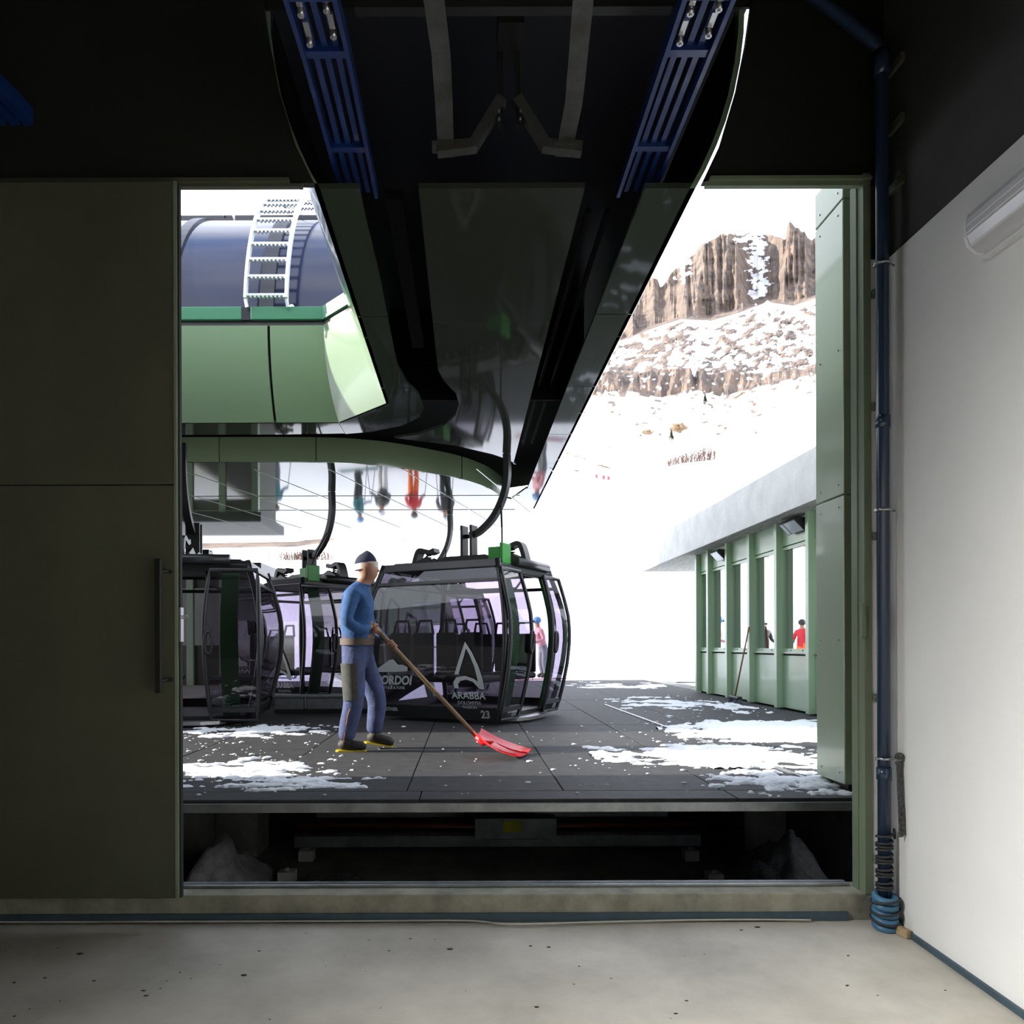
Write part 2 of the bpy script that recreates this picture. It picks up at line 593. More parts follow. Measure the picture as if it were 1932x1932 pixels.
# floor cable, wooden wedge, chips of dirt
pth = [onz(x, y, -1.466) for x, y in ((0, 1723), (120, 1728), (300, 1728), (400, 1733), (560, 1735), (700, 1735), (880, 1737), (960, 1744), (1100, 1741), (1250, 1738), (1400, 1736), (1528, 1738))]
pth = [Vector((p.x, min(p.y, 3.94), p.z)) for p in pth]
tag(MB().tube(bez(pth, 6), 0.005, 6).build('cable', 'cable_white'), 'thin off-white cable lying loose along the foot of the concrete threshold', 'cable')
b = MB()
wl = Vector((2.205, 3.765, 0))
b.box((wl.x - 0.014, wl.y - 0.045, -1.482), (wl.x + 0.014, wl.y + 0.045, -1.442), rot=Matrix.Rotation(R(12), 3, 'Z'))
tag(b.build('wood_block', 'pale_wood'), 'small sawn wooden block on the floor beside the blue pipe foot', 'wood block')
b = MB()
for _ in range(70):
    x, y = random.uniform(-3.2, 2.1), random.uniform(2.6, 3.9)
    z = -1.478 - 0.03 * (4 - y)
    r = random.choice((0.002, 0.003, 0.003, 0.004, 0.006))
    b.ball((x, y, z + 0.001), r, (1.3 + random.random(), 1, 0.4), 1)
for px, py, r in ((149, 1801, 0.013), (458, 1840, 0.011), (847, 1795, 0.012), (487, 1797, 0.006), (1033, 1792, 0.008), (1427, 1758, 0.012), (1010, 1898, 0.008), (175, 1849, 0.007), (25, 1911, 0.006), (1293, 1888, 0.006)):
    p = onz(px, py, -1.5)
    b.ball((p.x, p.y, -1.478 - 0.03 * (4 - p.y) + 0.001), r, (1.5, 0.9, 0.3), 1)
tag(b.build('dirt_specks', 'cable_dark'), 'dark specks and chips scattered over the grey concrete floor', 'dirt', kind='stuff')

# drain pipe in the corner
pp = empty('drain_pipe', (2.19, 3.86, -1.45))
tag(pp, 'dark blue vertical drain pipe in the corner beside the door frame', 'pipe')
pr = 0.031
MB().tube([(2.17, 3.86, -1.44), (2.17, 3.86, 3.0), (2.19, 3.87, 3.08), (2.12, 3.88, 3.16), (1.55, 3.9, 3.62)], pr, 16).build('pipe_run', 'navy_pipe', pp)
for z in (1.17, -0.66):
    MB().cyl((2.17, 3.86, z - 0.05), (2.17, 3.86, z + 0.012), pr + 0.005, 16).build('socket_joint', 'navy_pipe', pp)
MB().cyl((2.17, 3.86, 2.95), (2.17, 3.86, 3.08), pr + 0.006, 16).build('socket_joint', 'navy_pipe', pp)
for z in (1.97, 0.69, -0.60):
    q = MB()
    ring = [(2.17 + (pr + 0.004) * cos(a), 3.86 + (pr + 0.004) * sin(a), z) for a in [2 * pi * i / 18 for i in range(18)]]
    q.tube(ring, 0.007, 6, closed=True)
    q.cyl((2.135, 3.85, z), (2.122, 3.848, z), 0.008, 8); q.cyl((2.205, 3.86, z), (2.236, 3.87, z), 0.006, 8)
    q.build('pipe_clamp', 'steel', pp)
co = empty('blue_hose_coil', (2.165, 3.84, -1.47))
tag(co, 'thick blue hose coiled round the foot of the corner drain pipe', 'hose')
q = MB()
for k in range(5):
    z = -1.462 + k * 0.036
    q.tube([(2.165 + 0.047 * cos(a), 3.845 + 0.047 * sin(a), z + 0.01 * sin(a)) for a in [2 * pi * i / 20 for i in range(20)]], 0.0185, 8, closed=True)
q.build('hose_loops', 'blue_collar', co)
q = MB()
pts = []
for i in range(300):
    a = i / 300 * 2 * pi * 13
    z = -1.30 + 0.30 * i / 300
    pts.append((2.17 + 0.037 * cos(a), 3.86 + 0.037 * sin(a), z + 0.008 * sin(i * 0.09)))
pts += [(2.21, 3.84, -0.985), (2.213, 3.845, -0.965), (2.225, 3.86, -0.985), (2.23, 3.87, -1.02)]
q.tube(pts, 0.0065, 6)
for k in range(3):
    q.tube([(2.165 + 0.068 * cos(a), 3.845 + 0.068 * sin(a), -1.43 + k * 0.05 + 0.014 * sin(a + k)) for a in [2 * pi * i / 20 for i in range(20)]], 0.006, 6, closed=True)
tag(q.build('black_cable', 'cable_dark'), 'black cable wound many times round the lower end of the blue pipe', 'cable')
q = MB()
for dx, l in ((0.0, 0.37), (0.022, 0.36)):
    q.strip([(2.212 + dx * 0.2, 3.80, -0.62), (2.212 + dx * 0.4, 3.79, -0.8), (2.214 + dx, 3.785, -0.62 - l)], 0.026, 0.006, (1, 0.3, 0))
q.ball((2.216, 3.80, -0.58), 0.022, (1.1, 0.8, 0.9), 2); q.ball((2.212, 3.8, -0.615), 0.018, (1, 0.8, 0.8), 2)
tag(q.build('knotted_strap', 'strap_grey'), 'frayed grey woven strap knotted on the pipe clamp and hanging down', 'strap')
for z, d in ((3.01, 'highest'), (2.70, 'middle'), (2.385, 'lowest')):
    q = MB().box((XW - 0.005, 3.80, z - 0.022), (XW + 0.018, 3.93, z + 0.022), bev=0.003)
    q.cyl((XW - 0.008, 3.82, z), (XW - 0.002, 3.82, z), 0.007, 8)
    tag(q.build('wall_bracket', 'dark_green'), f'{d} of the dark flat steel tabs on the grey concrete beside the pipe', 'bracket', 'dark steel tabs on the grey wall')

# strip light on the white wall
lt = empty('strip_light', (XW, 2.6, 1.7))
tag(lt, 'long unlit strip light with a ribbed clear cover on the white wall', 'light')
prof = [(XW - 0.028, 1.655), (XW - 0.055, 1.66), (XW - 0.09, 1.69), (XW - 0.105, 1.73), (XW - 0.105, 1.80), (XW - 0.095, 1.825), (XW - 0.028, 1.832)]
MB().plate([(x, 3.16, z) for x, z in prof], (0, -1.25, 0)).build('cover', 'lamp_cover', lt)
MB().box((XW - 0.028, 1.9, 1.64), (XW, 3.17, 1.845)).build('back_tray', 'lamp_lip', lt)
q = MB()
for x, z in ((XW - 0.108, 1.77), (XW - 0.1085, 1.74), (XW - 0.094, 1.685)):
    q.bar((x, 3.158, z), (x, 1.92, z), 0.004, 0.006)
q.build('cover_ribs', 'lamp_lip', lt)
MB().plate([(x * 1.0 - (0.003 if x < XW - 0.03 else 0), 3.175, z) for x, z in prof], (0, -0.016, 0)).build('end_cap', 'lamp_lip', lt)

# ------------------------------------------------------------------ pit under the deck
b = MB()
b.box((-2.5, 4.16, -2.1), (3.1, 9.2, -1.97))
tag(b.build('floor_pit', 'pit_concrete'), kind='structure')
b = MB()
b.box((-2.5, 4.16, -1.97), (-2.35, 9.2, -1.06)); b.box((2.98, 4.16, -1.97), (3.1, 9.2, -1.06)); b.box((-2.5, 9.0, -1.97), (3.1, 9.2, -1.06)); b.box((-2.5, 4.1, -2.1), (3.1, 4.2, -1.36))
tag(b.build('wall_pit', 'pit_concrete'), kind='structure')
b = MB()
b.box((-2.335, 6.9, -1.969), (-1.95, 7.3, -1.03))
tag(b.build('pit_post', 'pit_concrete'), 'square concrete post in the dark pit at its snow-heaped end near the sliding door', 'post', 'concrete posts under the deck')
b = MB()
b.box((2.58, 6.9, -1.969), (2.97, 7.3, -1.03))
tag(b.build('pit_post', 'pit_concrete'), 'square concrete post in the dark pit on the green column side', 'post', 'concrete posts under the deck')
sl = empty('lifting_frame', (0.3, 6.9, -1.9))
tag(sl, 'long grey steel lifting frame lying low in the dark pit', 'lift frame')
MB().box((-1.6, 6.85, -1.87), (2.16, 6.98, -1.765), bev=0.006).build('beam', 'galvanised', sl)
MB().box((0.07, 6.7, -1.76), (0.81, 6.9, -1.575), bev=0.006).build('control_box', 'galvanised', sl)
MB().plate([(0.32, 6.695, -1.70), (0.5, 6.695, -1.69), (0.49, 6.695, -1.59), (0.33, 6.695, -1.60)], (0, 0.004, 0)).build('note', 'yellow_paper', sl)
MB().cyl((-1.6, 7.02, -1.71), (2.15, 7.02, -1.71), 0.02, 10).build('orange_rod', 'orange_pipe', sl)
MB().box((-1.5, 7.4, -1.72), (2.0, 7.5, -1.62)).build('beam', 'galvanised', sl)
for px, py, wpx, d in ((575, 1625, 28, 'far one on the sliding door side'), (537, 1667, 32, 'near one on the sliding door side'), (1305, 1627, 27, 'far one on the green column side'), (1350, 1674, 30, 'near one on the green column side')):
    p = onz(px, py, -1.97)
    hw_ = wpx / 2 * p.y / F
    q = MB().box((p.x - hw_, p.y, -1.97), (p.x + hw_, p.y + 0.12, -1.97 + 0.095), bev=0.006)
    q.cyl((p.x, p.y + 0.06, -1.88), (p.x, p.y + 0.06, -1.855), 0.02, 10)
    tag(q.build('foot_block', 'pale_concrete'), f'small pale foot block on the pit floor, {d}', 'block', 'foot blocks on the pit floor')
g = MB()
p0 = onz(570, 1672, -1.95); p1 = onz(675, 1650, -1.95)
for i in range(9):
    x = p0.x + (p1.x - p0.x) * i / 8
    g.bar((x, p0.y - 0.1, -1.95), (x + 0.02, p1.y, -1.95), 0.006, 0.02)
for i in range(6):
    y = p0.y - 0.1 + (p1.y - p0.y + 0.1) * i / 5
    g.bar((p0.x, y, -1.95), (p1.x + 0.02, y, -1.95), 0.006, 0.02)
tag(g.build('drain_grate', 'galvanised'), 'small galvanised bar grate lying on the pit floor behind the threshold', 'grate')


def heap(name, cx, cy, rx, ry, h, z0, m, seed, label, cat):
    rows = []
    n = 26
    for i in range(n + 1):
        r = []
        for j in range(n + 1):
            u, v = i / n * 2 - 1, j / n * 2 - 1
            d = sqrt(u * u + v * v)
            z = max(0, 1 - d) * h * (1 + 0.5 * fbm(u * 2.5 + seed, v * 2.5)) + 0.03 * h * fbm(u * 9, v * 9, seed)
            r.append((cx + rx * u, cy + ry * v, z0 + (z if d < 1 else -0.01)))
        rows.append(r)
    return tag(MB().grid(rows).build(name, m), label, cat, kind='stuff')


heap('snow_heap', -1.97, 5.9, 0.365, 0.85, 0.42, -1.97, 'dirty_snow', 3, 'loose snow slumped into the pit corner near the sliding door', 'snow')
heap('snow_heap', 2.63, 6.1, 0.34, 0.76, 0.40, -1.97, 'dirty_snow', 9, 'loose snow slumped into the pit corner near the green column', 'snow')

# ------------------------------------------------------------------ deck of rubber mats
dk = empty('floor_deck', (0, 10, DECK - 0.05))
tag(dk, kind='structure')
MB().box((-9.0, 4.66, DECK - 0.07), (5.4, 20.0, DECK - 0.03)).build('deck_slab', 'pit_concrete', dk)
MB().box((-3.2, 4.625, DECK - 0.075), (2.44, 4.655, DECK - 0.022)).build('edge_beam', 'galvanised', dk)
tile = MB().box((0.004, 0.004, -0.028), (1.036, 1.996, 0.0), bev=0.004).build('rubber_mat', 'mat_rubber', dk, True)
tl = [(ix, iy) for iy in range(8) for ix in range(13)]
edge_tiles = []
first = True
for ix, iy in tl:
    o = tile if first else tile.copy()
    if not first:
        COL.objects.link(o)
    first = False
    x, y = -8.72 + ix * 1.04, 4.915 + iy * 2.0
    o.location = Vector((x, y, DECK)) - dk.location
    o.rotation_euler = (R(random.uniform(-0.05, 0.05)), R(random.uniform(-0.06, 0.06)), 0)
    if iy == 7:
        o.scale = (1, max(0.1, (19.98 - y) / 2.0), 1)
em = MB().box((0.004, 0, -0.028), (1.996, 0.256, 0.0), bev=0.004).build('rubber_mat', 'mat_rubber', dk, True)
for k in range(7):
    o = em if k == 0 else em.copy()
    if k:
        COL.objects.link(o)
    o.location = Vector((-8.3 + k * 2.0, 4.655, DECK)) - dk.location
# gutter line running back from the column
ga, gb = onz(1600, 1500, DECK + 0.004), onz(1140, 1330, DECK + 0.004)
tag(MB().bar(ga, gb, 0.035, 0.012).build('trim_7', 'galvanised'), kind='structure')

# snow left on the deck
def snow_patch(name, cx, cy, rx, ry, seed, thr, h, label, cat='snow', fx=2.2, fy=4.0, n=90, m='snow', z0=None):
    bm = bmesh.new()
    vs = {}
    z0 = DECK if z0 is None else z0
    H = {}
    for i in range(n + 1):
        for j in range(n + 1):
            u, v = i / n * 2 - 1, j / n * 2 - 1
            x, y = cx + rx * u, cy + ry * v
            d = sqrt(u * u + v * v)
            H[i, j] = (x, y, 0.55 * fbm(x * fx + seed, y * fy, seed) + 0.25 * fbm(x * fx * 4, y * fy * 4, seed + 5) + 0.62 * (1 - d) - thr)
    def V(i, j):
        if (i, j) not in vs:
            x, y, q = H[i, j]
            z = h * min(1.0, max(0.0, q) ** 0.6) * (0.8 + 0.3 * fbm(x * 9, y * 9, seed))
            vs[i, j] = bm.verts.new((x, y, z0 + 0.001 + (z if q > 0 else -0.012)))
        return vs[i, j]
    for i in range(n):
        for j in range(n):
            k4 = ((i, j), (i + 1, j), (i + 1, j + 1), (i, j + 1))
            if max(H[k][2] for k in k4) > 0 and max(H[k][0] for k in k4) < 4.55 and max(abs(k[0] / n * 2 - 1) for k in k4) <= 1:
                f = bm.faces.new([V(*k) for k in k4])
                f.smooth = True
    me = bpy.data.meshes.new(name)
    bm.to_mesh(me)
    bm.free()
    return tag(link(name, me, m), label, cat, kind='stuff')


def P2(px, py):
    p = onz(px, py, DECK)
    return p.x, p.y

x, y = P2(1465, 1382); snow_patch('snow_patch', x + 0.2, y, 1.45, 1.1, 11, 0.06, 0.07, 'big white snow patch on the deck at the foot of the green facade')
x, y = P2(1345, 1428); snow_patch('snow_patch', x, y, 1.05, 0.66, 23, 0.06, 0.06, 'white snow patch on the mats in front of the gutter line')
x, y = P2(1500, 1475); snow_patch('snow_patch', x, y, 0.75, 0.55, 31, 0.26, 0.05, 'crumbly snow scatter on the deck by the green column foot', fx=4, fy=6)
x, y = P2(430, 1455); snow_patch('snow_patch', x, y, 0.95, 0.75, 45, 0.32, 0.05, 'broken snow smears on the mats close to the sliding door edge', fx=2.5, fy=6)
x, y = P2(560, 1478); snow_patch('snow_patch', x, y, 0.6, 0.35, 57, 0.34, 0.05, 'thin snow smears on the deck edge above the pit', fx=3, fy=7)
x, y = P2(490, 1378); snow_patch('snow_patch', x, y, 1.2, 0.7, 63, 0.36, 0.05, 'snow crumbs on the mats beneath the end-on cabin', fx=3.5, fy=5)
x, y = P2(1240, 1328); snow_patch('snow_patch', x, y, 1.5, 2.6, 71, 0.50, 0.06, 'wind-blown snow streaks on the deck between cabin and facade', fx=1.6, fy=2.2)
x, y = P2(1190, 1295); snow_patch('snow_patch', x, y, 2.2, 2.2, 83, 0.46, 0.06, 'thin snow veil on the far end of the deck', fx=1.4, fy=1.6)
x, y = P2(1380, 1335); snow_patch('snow_patch', x, y, 0.8, 1.7, 87, 0.46, 0.06, 'snow clods along the foot of the green facade', fx=3, fy=2.2)
b = MB()
for _ in range(620):
    q = random.random()
    if q < 0.45:
        px, py = random.gauss(1340, 170), 1300 + abs(random.gauss(0, 95))
    elif q < 0.85:
        px, py = random.gauss(470, 110), 1365 + abs(random.gauss(0, 65))
    else:
        px, py = random.uniform(400, 1500), random.uniform(1370, 1490)
    if not (348 < px < 1540 and 1295 < py < 1500):
        continue
    X, Y = P2(px, py)
    if X > 4.3:
        continue
    r = random.uniform(0.004, 0.010) if random.random() < 0.8 else random.uniform(0.010, 0.022)
    b.ball((X, Y, DECK + r * 0.25), r, (1.5, 1.2, 0.5), 1)
tag(b.build('snow_crumbs', 'snow'), 'small snow crumbs scattered over the black rubber deck', 'snow', kind='stuff')

# ------------------------------------------------------------------ green column beside the opening
cl_ = empty('pillar_column', (2.7, 5.05, DECK))
tag(cl_, kind='structure')
zs = [(-0.93, 0.973), (0.983, 2.915), (2.925, 4.4)]
for z0, z1 in zs:
    pa = MB().box((2.48, 4.87, z0), (2.95, 5.26, z1), bev=0.006).build('cladding_panel', 'column_green', cl_)
    q = MB()
    for zz in (z0 + 0.07, z1 - 0.07, (z0 + z1) / 2):
        for yy in (4.94, 5.19):
            q.cyl((2.474, yy, zz), (2.483, yy, zz), 0.006, 8)
    q.build('panel_screws', 'steel', pa)
MB().box((2.52, 4.9, DECK), (2.9, 5.2, -0.93)).build('column_foot', 'black_metal', cl_)

# ------------------------------------------------------------------ lift terminal (hull, soffit, track slots, glazed vault)
ts = empty('lift_terminal', (-1.0, 9.0, SOF))
tag(ts, 'pale green lift terminal hull with a mirror-dark soffit and navy vaulted roof', 'lift station')


def so(px, py):
    p = onz(px, py, SOF)
    return (p.x, p.y)


nose_l = [(HL, 4.05), (HL, 7.65), (-1.42, 8.3), (-14, 8.3)]
slot_a = [so(683, 359), so(718, 517), so(734, 598), so(752, 691), so(771, 725), so(793, 747), so(801, 769), so(793, 787), so(759, 803), so(703, 814), so(625, 818.5), (-14, 8.78)]
slot_a[0] = (slot_a[1][0], 4.05)
slot_b = [so(814, 564), so(828, 697), so(839, 719), so(861, 741), so(868, 762), so(861, 784), so(839, 803), so(790, 820), so(745, 826)]
slot_b = [(slot_b[0][0], 4.05)] + slot_b
isl_far = [so(858, 840), so(930, 857), so(962, 868), so(975, 877)]
XA, XB = 0.655, 0.985           # straight slot on the other side
# soffit panels: border by the nose, split at its seams
def cut(poly, y0, y1):
    """Clip a plan polygon to y0..y1 (Sutherland-Hodgman)."""
    for lim, sg in ((y0, 1), (y1, -1)):
        out = []
        for i in range(len(poly)):
            p, q = poly[i - 1], poly[i]
            dp, dq = sg * (p[1] - lim), sg * (q[1] - lim)
            if dp * dq < 0:
                t = dp / (dp - dq)
                out.append((p[0] + (q[0] - p[0]) * t, p[1] + (q[1] - p[1]) * t))
            if dq >= 0:
                out.append(q)
        poly = out
    return poly


left_straight = [(HL, 4.05), (HL, 7.2)] + [p for p in slot_a if p[1] < 7.2][::-1]
left_straight.insert(2, (slot_a[5][0] - 0.02, 7.2))
sy = Y595 = so(700, 597)[1]
for y0, y1 in ((4.05, sy - 0.006), (sy + 0.006, 7.19)):
    pl = cut([(HL, 4.05), (HL, 7.2), (slot_a[4][0] + 0.03, 7.2), slot_a[4], slot_a[3], slot_a[2], slot_a[1], slot_a[0]], y0, y1)
    MB().prism(pl, SOF, SOF + 0.03).build('soffit_panel', 'soffit_green', ts)
pl = [(HL, 7.205), (HL, 7.65), (-1.42, 8.3), (-1.42, so(650, 818)[1])] + [p for p in slot_a if p[1] > 7.25 and p[0] > -1.4][::-1] + [(slot_a[4][0] + 0.04, 7.205)]
MB().prism(pl, SOF, SOF + 0.03).build('soffit_panel', 'soffit_green', ts)
xs = [-1.425, -2.15, -5.1, -8.1, -11.1, -14]
for x0, x1 in zip(xs, xs[1:]):
    fy = lambda x: interp(sorted((p[0], p[1]) for p in slot_a[-3:]), x)
    MB().prism([(x0, 8.3), (x1 + 0.01, 8.3), (x1 + 0.01, fy(x1)), (x0, fy(x0))], SOF, SOF + 0.03).build('soffit_panel', 'soffit_green', ts)
# island between the slots
isl = slot_b + isl_far + [(XA, isl_far[-1][1] - 0.05), (XA, 4.05)]
MB().prism(isl, SOF, SOF + 0.03).build('island_panel', 'soffit_island', ts)
# border on the open side, split at seams
ye = so(1000, 922)[1]
ysl = [4.05, so(1, 594)[1], so(1, 730)[1], so(1, 820)[1], ye]
for y0, y1 in zip(ysl, ysl[1:]):
    MB().prism([(XB, y0 + 0.006), (HR, y0 + 0.006), (HR, y1 - 0.006), (XB, y1 - 0.006)], SOF, SOF + 0.03).build('soffit_panel', 'soffit_green', ts)
# mirror soffit beyond the loop channel
ring = [(-14, 10.07), so(350, 870), so(600, 871), so(700, 876), so(760, 883), so(820, 893), so(870, 903), so(920, 920), so(948, 938)]
ring[1] = (ring[1][0], ring[1][1]); ring[0] = (-14, ring[1][1])
far = [(HR, 13.6), so(988, 985), so(975, 989), so(950, 995), so(900, 999), so(505, 1022), (-14, so(505, 1022)[1] + 0.3)]
D_ = ring + [so(965, 942), (XB - 0.02, ye), (HR, ye)] + far
MB().prism(D_, SOF, SOF + 0.03).build('mirror_soffit', 'soffit_green', ts)
q = MB()
for k in range(9):
    x = -7.2 + k * 1.05
    q.bar((x, 10.5, SOF - 0.004), (x + 1.6, 15.8, SOF - 0.004), 0.012, 0.006)
for y in (12.4, 13.7):
    q.bar((-8, y, SOF - 0.004), (0.9, y, SOF - 0.004), 0.01, 0.006)
q.build('soffit_joints', 'pale_hull', ts)
# ring fascia: far side of the loop channel
rz0, rz1 = SOF, SOF + 0.34
rp = bez([(p[0], p[1], 0) for p in ring[1:]], 8)
rp = [Vector((-14, rp[0].y, 0))] + rp
cuts = [-14, -6.0, (415 - VX) / 139, (597 - VX) / 139, -0.06, 2]
for c0, c1 in zip(cuts, cuts[1:]):
    n_ = 14
    lo_ = []
    rxy = [(p.x, p.y) for p in rp]
    hi_x = min(c1 - 0.006, rp[-1].x)
    for i in range(n_ + 1):
        x = c0 + 0.006 + (hi_x - c0 - 0.006) * i / n_
        lo_.append(Vector((x, interp(rxy, x), 0)))
    if len(lo_) < 2:
        continue
    rows = [[(p.x, p.y - 0.02 * sin(t * pi), rz0 + (rz1 - rz0) * t) for p in lo_] for t in (0, 0.25, 0.5, 0.75, 1)]
    MB().shell(rows, (0, 0.03, 0)).build('ring_panel', 'ring_green', ts)
# black linings over the slots
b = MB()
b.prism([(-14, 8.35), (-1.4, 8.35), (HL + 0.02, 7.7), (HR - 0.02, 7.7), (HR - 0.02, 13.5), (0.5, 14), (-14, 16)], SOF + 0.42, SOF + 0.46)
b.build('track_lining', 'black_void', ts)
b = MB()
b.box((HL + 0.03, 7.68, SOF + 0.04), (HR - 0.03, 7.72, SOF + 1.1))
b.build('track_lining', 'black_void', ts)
q = MB()
for off in (0.0, 0.12):
    q.tube([(XA + 0.11 + off, 4.6, SOF + 0.2), (XA + 0.11 + off, 9.9, SOF + 0.2)], 0.02, 8)
q.bar((-0.3 - 0.12, 4.4, SOF + 0.18), (-0.3 - 0.12, 6.6, SOF + 0.18), 0.1, 0.06)
q.build('track_rail', 'black_void', ts)

# flared hull sides: profile d (outward), z
prof_h = [(0, SOF), (0.055, SOF + 0.1), (0.115, SOF + 0.23), (0.165, SOF + 0.36), (0.21, SOF + 0.51), (0.245, SOF + 0.68), (0.265, SOF + 0.84), (0.27, SOF + 0.97)]
m1 = Vector((-0.438, -1.0)); m2 = Vector((-1.0, -0.39))


def hull_rows(pa, ma, pb, mb, n):
    rows = []
    for d, z in prof_h:
        a = Vector(pa) + Vector(ma) * d
        c = Vector(pb) + Vector(mb) * d
        rows.append([(a.x + (c.x - a.x) * i / n, a.y + (c.y - a.y) * i / n, z) for i in range(n + 1)])
    return rows


for x0, x1 in ((-14, -11.13), (-11.1, -8.13), (-8.1, -5.13), (-5.1, -2.145)):
    MB().shell(hull_rows((x0, 8.3), (0, -1), (x1, 8.3), (0, -1), 3), (0, 0.03, 0)).build('hull_panel', 'hull_green', ts)
MB().shell(hull_rows((-2.115, 8.3), (0, -1), (-1.42, 8.3), m1, 3), (0, 0.03, 0)).build('hull_panel', 'hull_green', ts)
MB().shell(hull_rows((-1.42, 8.3), m1, (HL, 7.65), m2, 3), (0.02, 0.02, 0)).build('corner_panel', 'pale_hull', ts)
for y0, y1, a_, c_ in ((7.65, 6.03, m2, (-1, 0)), (6.0, 4.05, (-1, 0), (-1, 0))):
    MB().shell(hull_rows((HL, y0), a_, (HL, y1), c_, 3), (0.03, 0, 0)).build('nose_panel', 'pale_hull', ts)
for y0, y1 in ((4.05, 6.0), (6.02, 8.0), (8.02, 10.0), (10.02, 13.6)):
    MB().shell(hull_rows((HR, y0), (1, 0), (HR, y1), (1, 0), 3), (-0.03, 0, 0)).build('nose_panel', 'hull_green', ts)
q = MB()
zt = prof_h[-1][1]
pts = [Vector((p[0], p[1], 0)) for p in far]
q.grid([[(p[0], p[1], SOF) for p in far], [(p[0], p[1] + 0.2, zt + 0.3) for p in far]])
q.build('rear_panel', 'hull_green', ts)
q = MB()
q.prism([(HL - 0.29, 4.06), (HR + 0.29, 4.06), (HR + 0.29, 14), (-14, 16), (-14, 8.1), (-1.54, 8.1), (HL - 0.29, 7.6)], zt + 0.02, zt + 0.06)
q.build('roof_deck', 'rib_dark', ts)
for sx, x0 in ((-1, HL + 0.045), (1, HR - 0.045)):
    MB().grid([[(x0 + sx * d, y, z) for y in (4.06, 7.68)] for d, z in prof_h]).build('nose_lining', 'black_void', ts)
# dark gap and green gutter band
def off(d, a):
    return [(-14, 8.3 - d), (-1.42 + m1.x * d, 8.3 + m1.y * d), (HL + m2.x * d, 7.65 + m2.y * d), (HL - d, 4.35)][a]
def band(d0, z0, z1, th, name, m, cuts=None):
    P = [off(d0, k) for k in range(4)]
    rows = [[(x, y, z) for x, y in P] for z in (z0, z1)]
    return MB().shell(rows, (0, th, 0))
band(0.25, zt, zt + 0.07, 0.05, '', '').build('gutter_gap', 'black_metal', ts)
g0, g1 = zt + 0.06, zt + 0.20
for x0, x1 in ((-14, -8.1), (-8.06, -2.42), (-2.32, off(0.285, 1)[0])):
    MB().box((x0, 8.3 - 0.285, g0), (x1, 8.3 - 0.2, g1), bev=0.006).build('gutter_band', 'gutter_green', ts)
A, B = Vector((*off(0.285, 1), g0)), Vector((*off(0.285, 2), g0))
MB().plate([A, B, B + Vector((0, 0, g1 - g0)), A + Vector((0, 0, g1 - g0))], (0.06, 0.06, 0)).build('gutter_band', 'gutter_green', ts)
MB().box((-2.42, 8.3 - 0.275, g0), (-2.32, 8.3 - 0.2, g1)).build('gutter_joint', 'rib_dark', ts)
# navy vault
VC, VA, VB = (10.4, 3.42), 2.2, 2.2


def vault(th, ga=0.0):
    return VC[0] - (VA + ga) * cos(th), VC[1] + (VB + ga) * sin(th)


ths = [R(8 + 82 * i / 22) for i in range(23)] + [R(100), R(115), R(130), R(150), R(172)]
segs = [-14, -11.2, -8.6, -6.0, -3.3, -2.2, -0.9]
for x0, x1 in zip(segs, segs[1:]):
    MB().shell([[(x, *vault(t)) for x in (x0 + 0.01, (x0 + x1) / 2, x1 - 0.01)] for t in ths], (0, 0.02, -0.02)).build('vault_panel', 'dome_navy', ts)
for x in segs[1:-1]:
    wd = 0.12 if x == -3.3 else 0.16
    MB().strip([(x, *vault(t, 0.012)) for t in ths], wd, 0.03, (1, 0, 0)).build('vault_rib', 'rib_dark', ts)
q = MB()
q.plate([(-0.91, *vault(t)) for t in ths], (-0.02, 0, 0))
q.build('vault_end', 'rib_dark', ts)
for x0, x1 in ((-14, -9.03), (-9.0, -3.13), (-3.1, -0.95)):
    q = MB().box((x0, 9.98, 5.66), (x1, 10.3, 5.79), bev=0.01)
    for x in (x1 - 0.06, x1 - 0.1):
        q.ball((x, 9.98, 5.7 if x == x1 - 0.06 else 5.77), 0.02, sub=1)
    q.build('ridge_rail', 'rib_dark', ts)
tag(MB().cyl((-2.3, 10.4, 5.7), (-2.3, 10.4, 7.4), 0.03, 8).build('lightning_mast', 'lamp_lip'), 'thin white mast standing up behind the vaulted roof ridge', 'mast')

# ladder over the vault
ld = empty('roof_ladder', (-2.2, 8.15, g1))
tag(ld, 'curved galvanised ladder climbing over the navy vaulted roof', 'ladder')
LX0, LX1 = -2.36, -1.92
tl_ = [R(7 + 73 * i / 20) for i in range(21)]
for x in (LX0, LX1):
    MB().strip([(x, *vault(t, 0.25)) for t in tl_], 0.03, 0.065, (1, 0, 0)).build('stringer', 'ladder_zinc', ld)
    a = Vector((x, *vault(R(7), 0.25)))
    MB().bar(a, (x + 0.01, a.y + 0.02, g1 - 0.02), 0.03, 0.02).build('foot', 'ladder_zinc', ld)
for i in range(14):
    t = R(8 + 69 * i / 13)
    y, z = vault(t, 0.25)
    q = MB().box((LX0 + 0.01, y - 0.022, z - 0.012), (LX1 - 0.01, y + 0.022, z + 0.012))
    for k in range(9):
        x = LX0 + 0.05 + k * 0.044
        q.box((x, y - 0.02, z - 0.028), (x + 0.018, y + 0.02, z - 0.012))
    q.build('rung', 'ladder_zinc', ld)
b = MB()
c0 = (A + B) / 2
for k in range(26):
    f = k / 25
    p = A.lerp(B, f) + Vector((0.10, 0.12, g1 - g0))
    r = 0.05 + 0.05 * f + 0.02 * random.random()
    b.ball(p + Vector((random.uniform(-0.03, 0.05), random.uniform(0, 0.06), 0.01)), r, (1.2, 1, 0.75), 2)
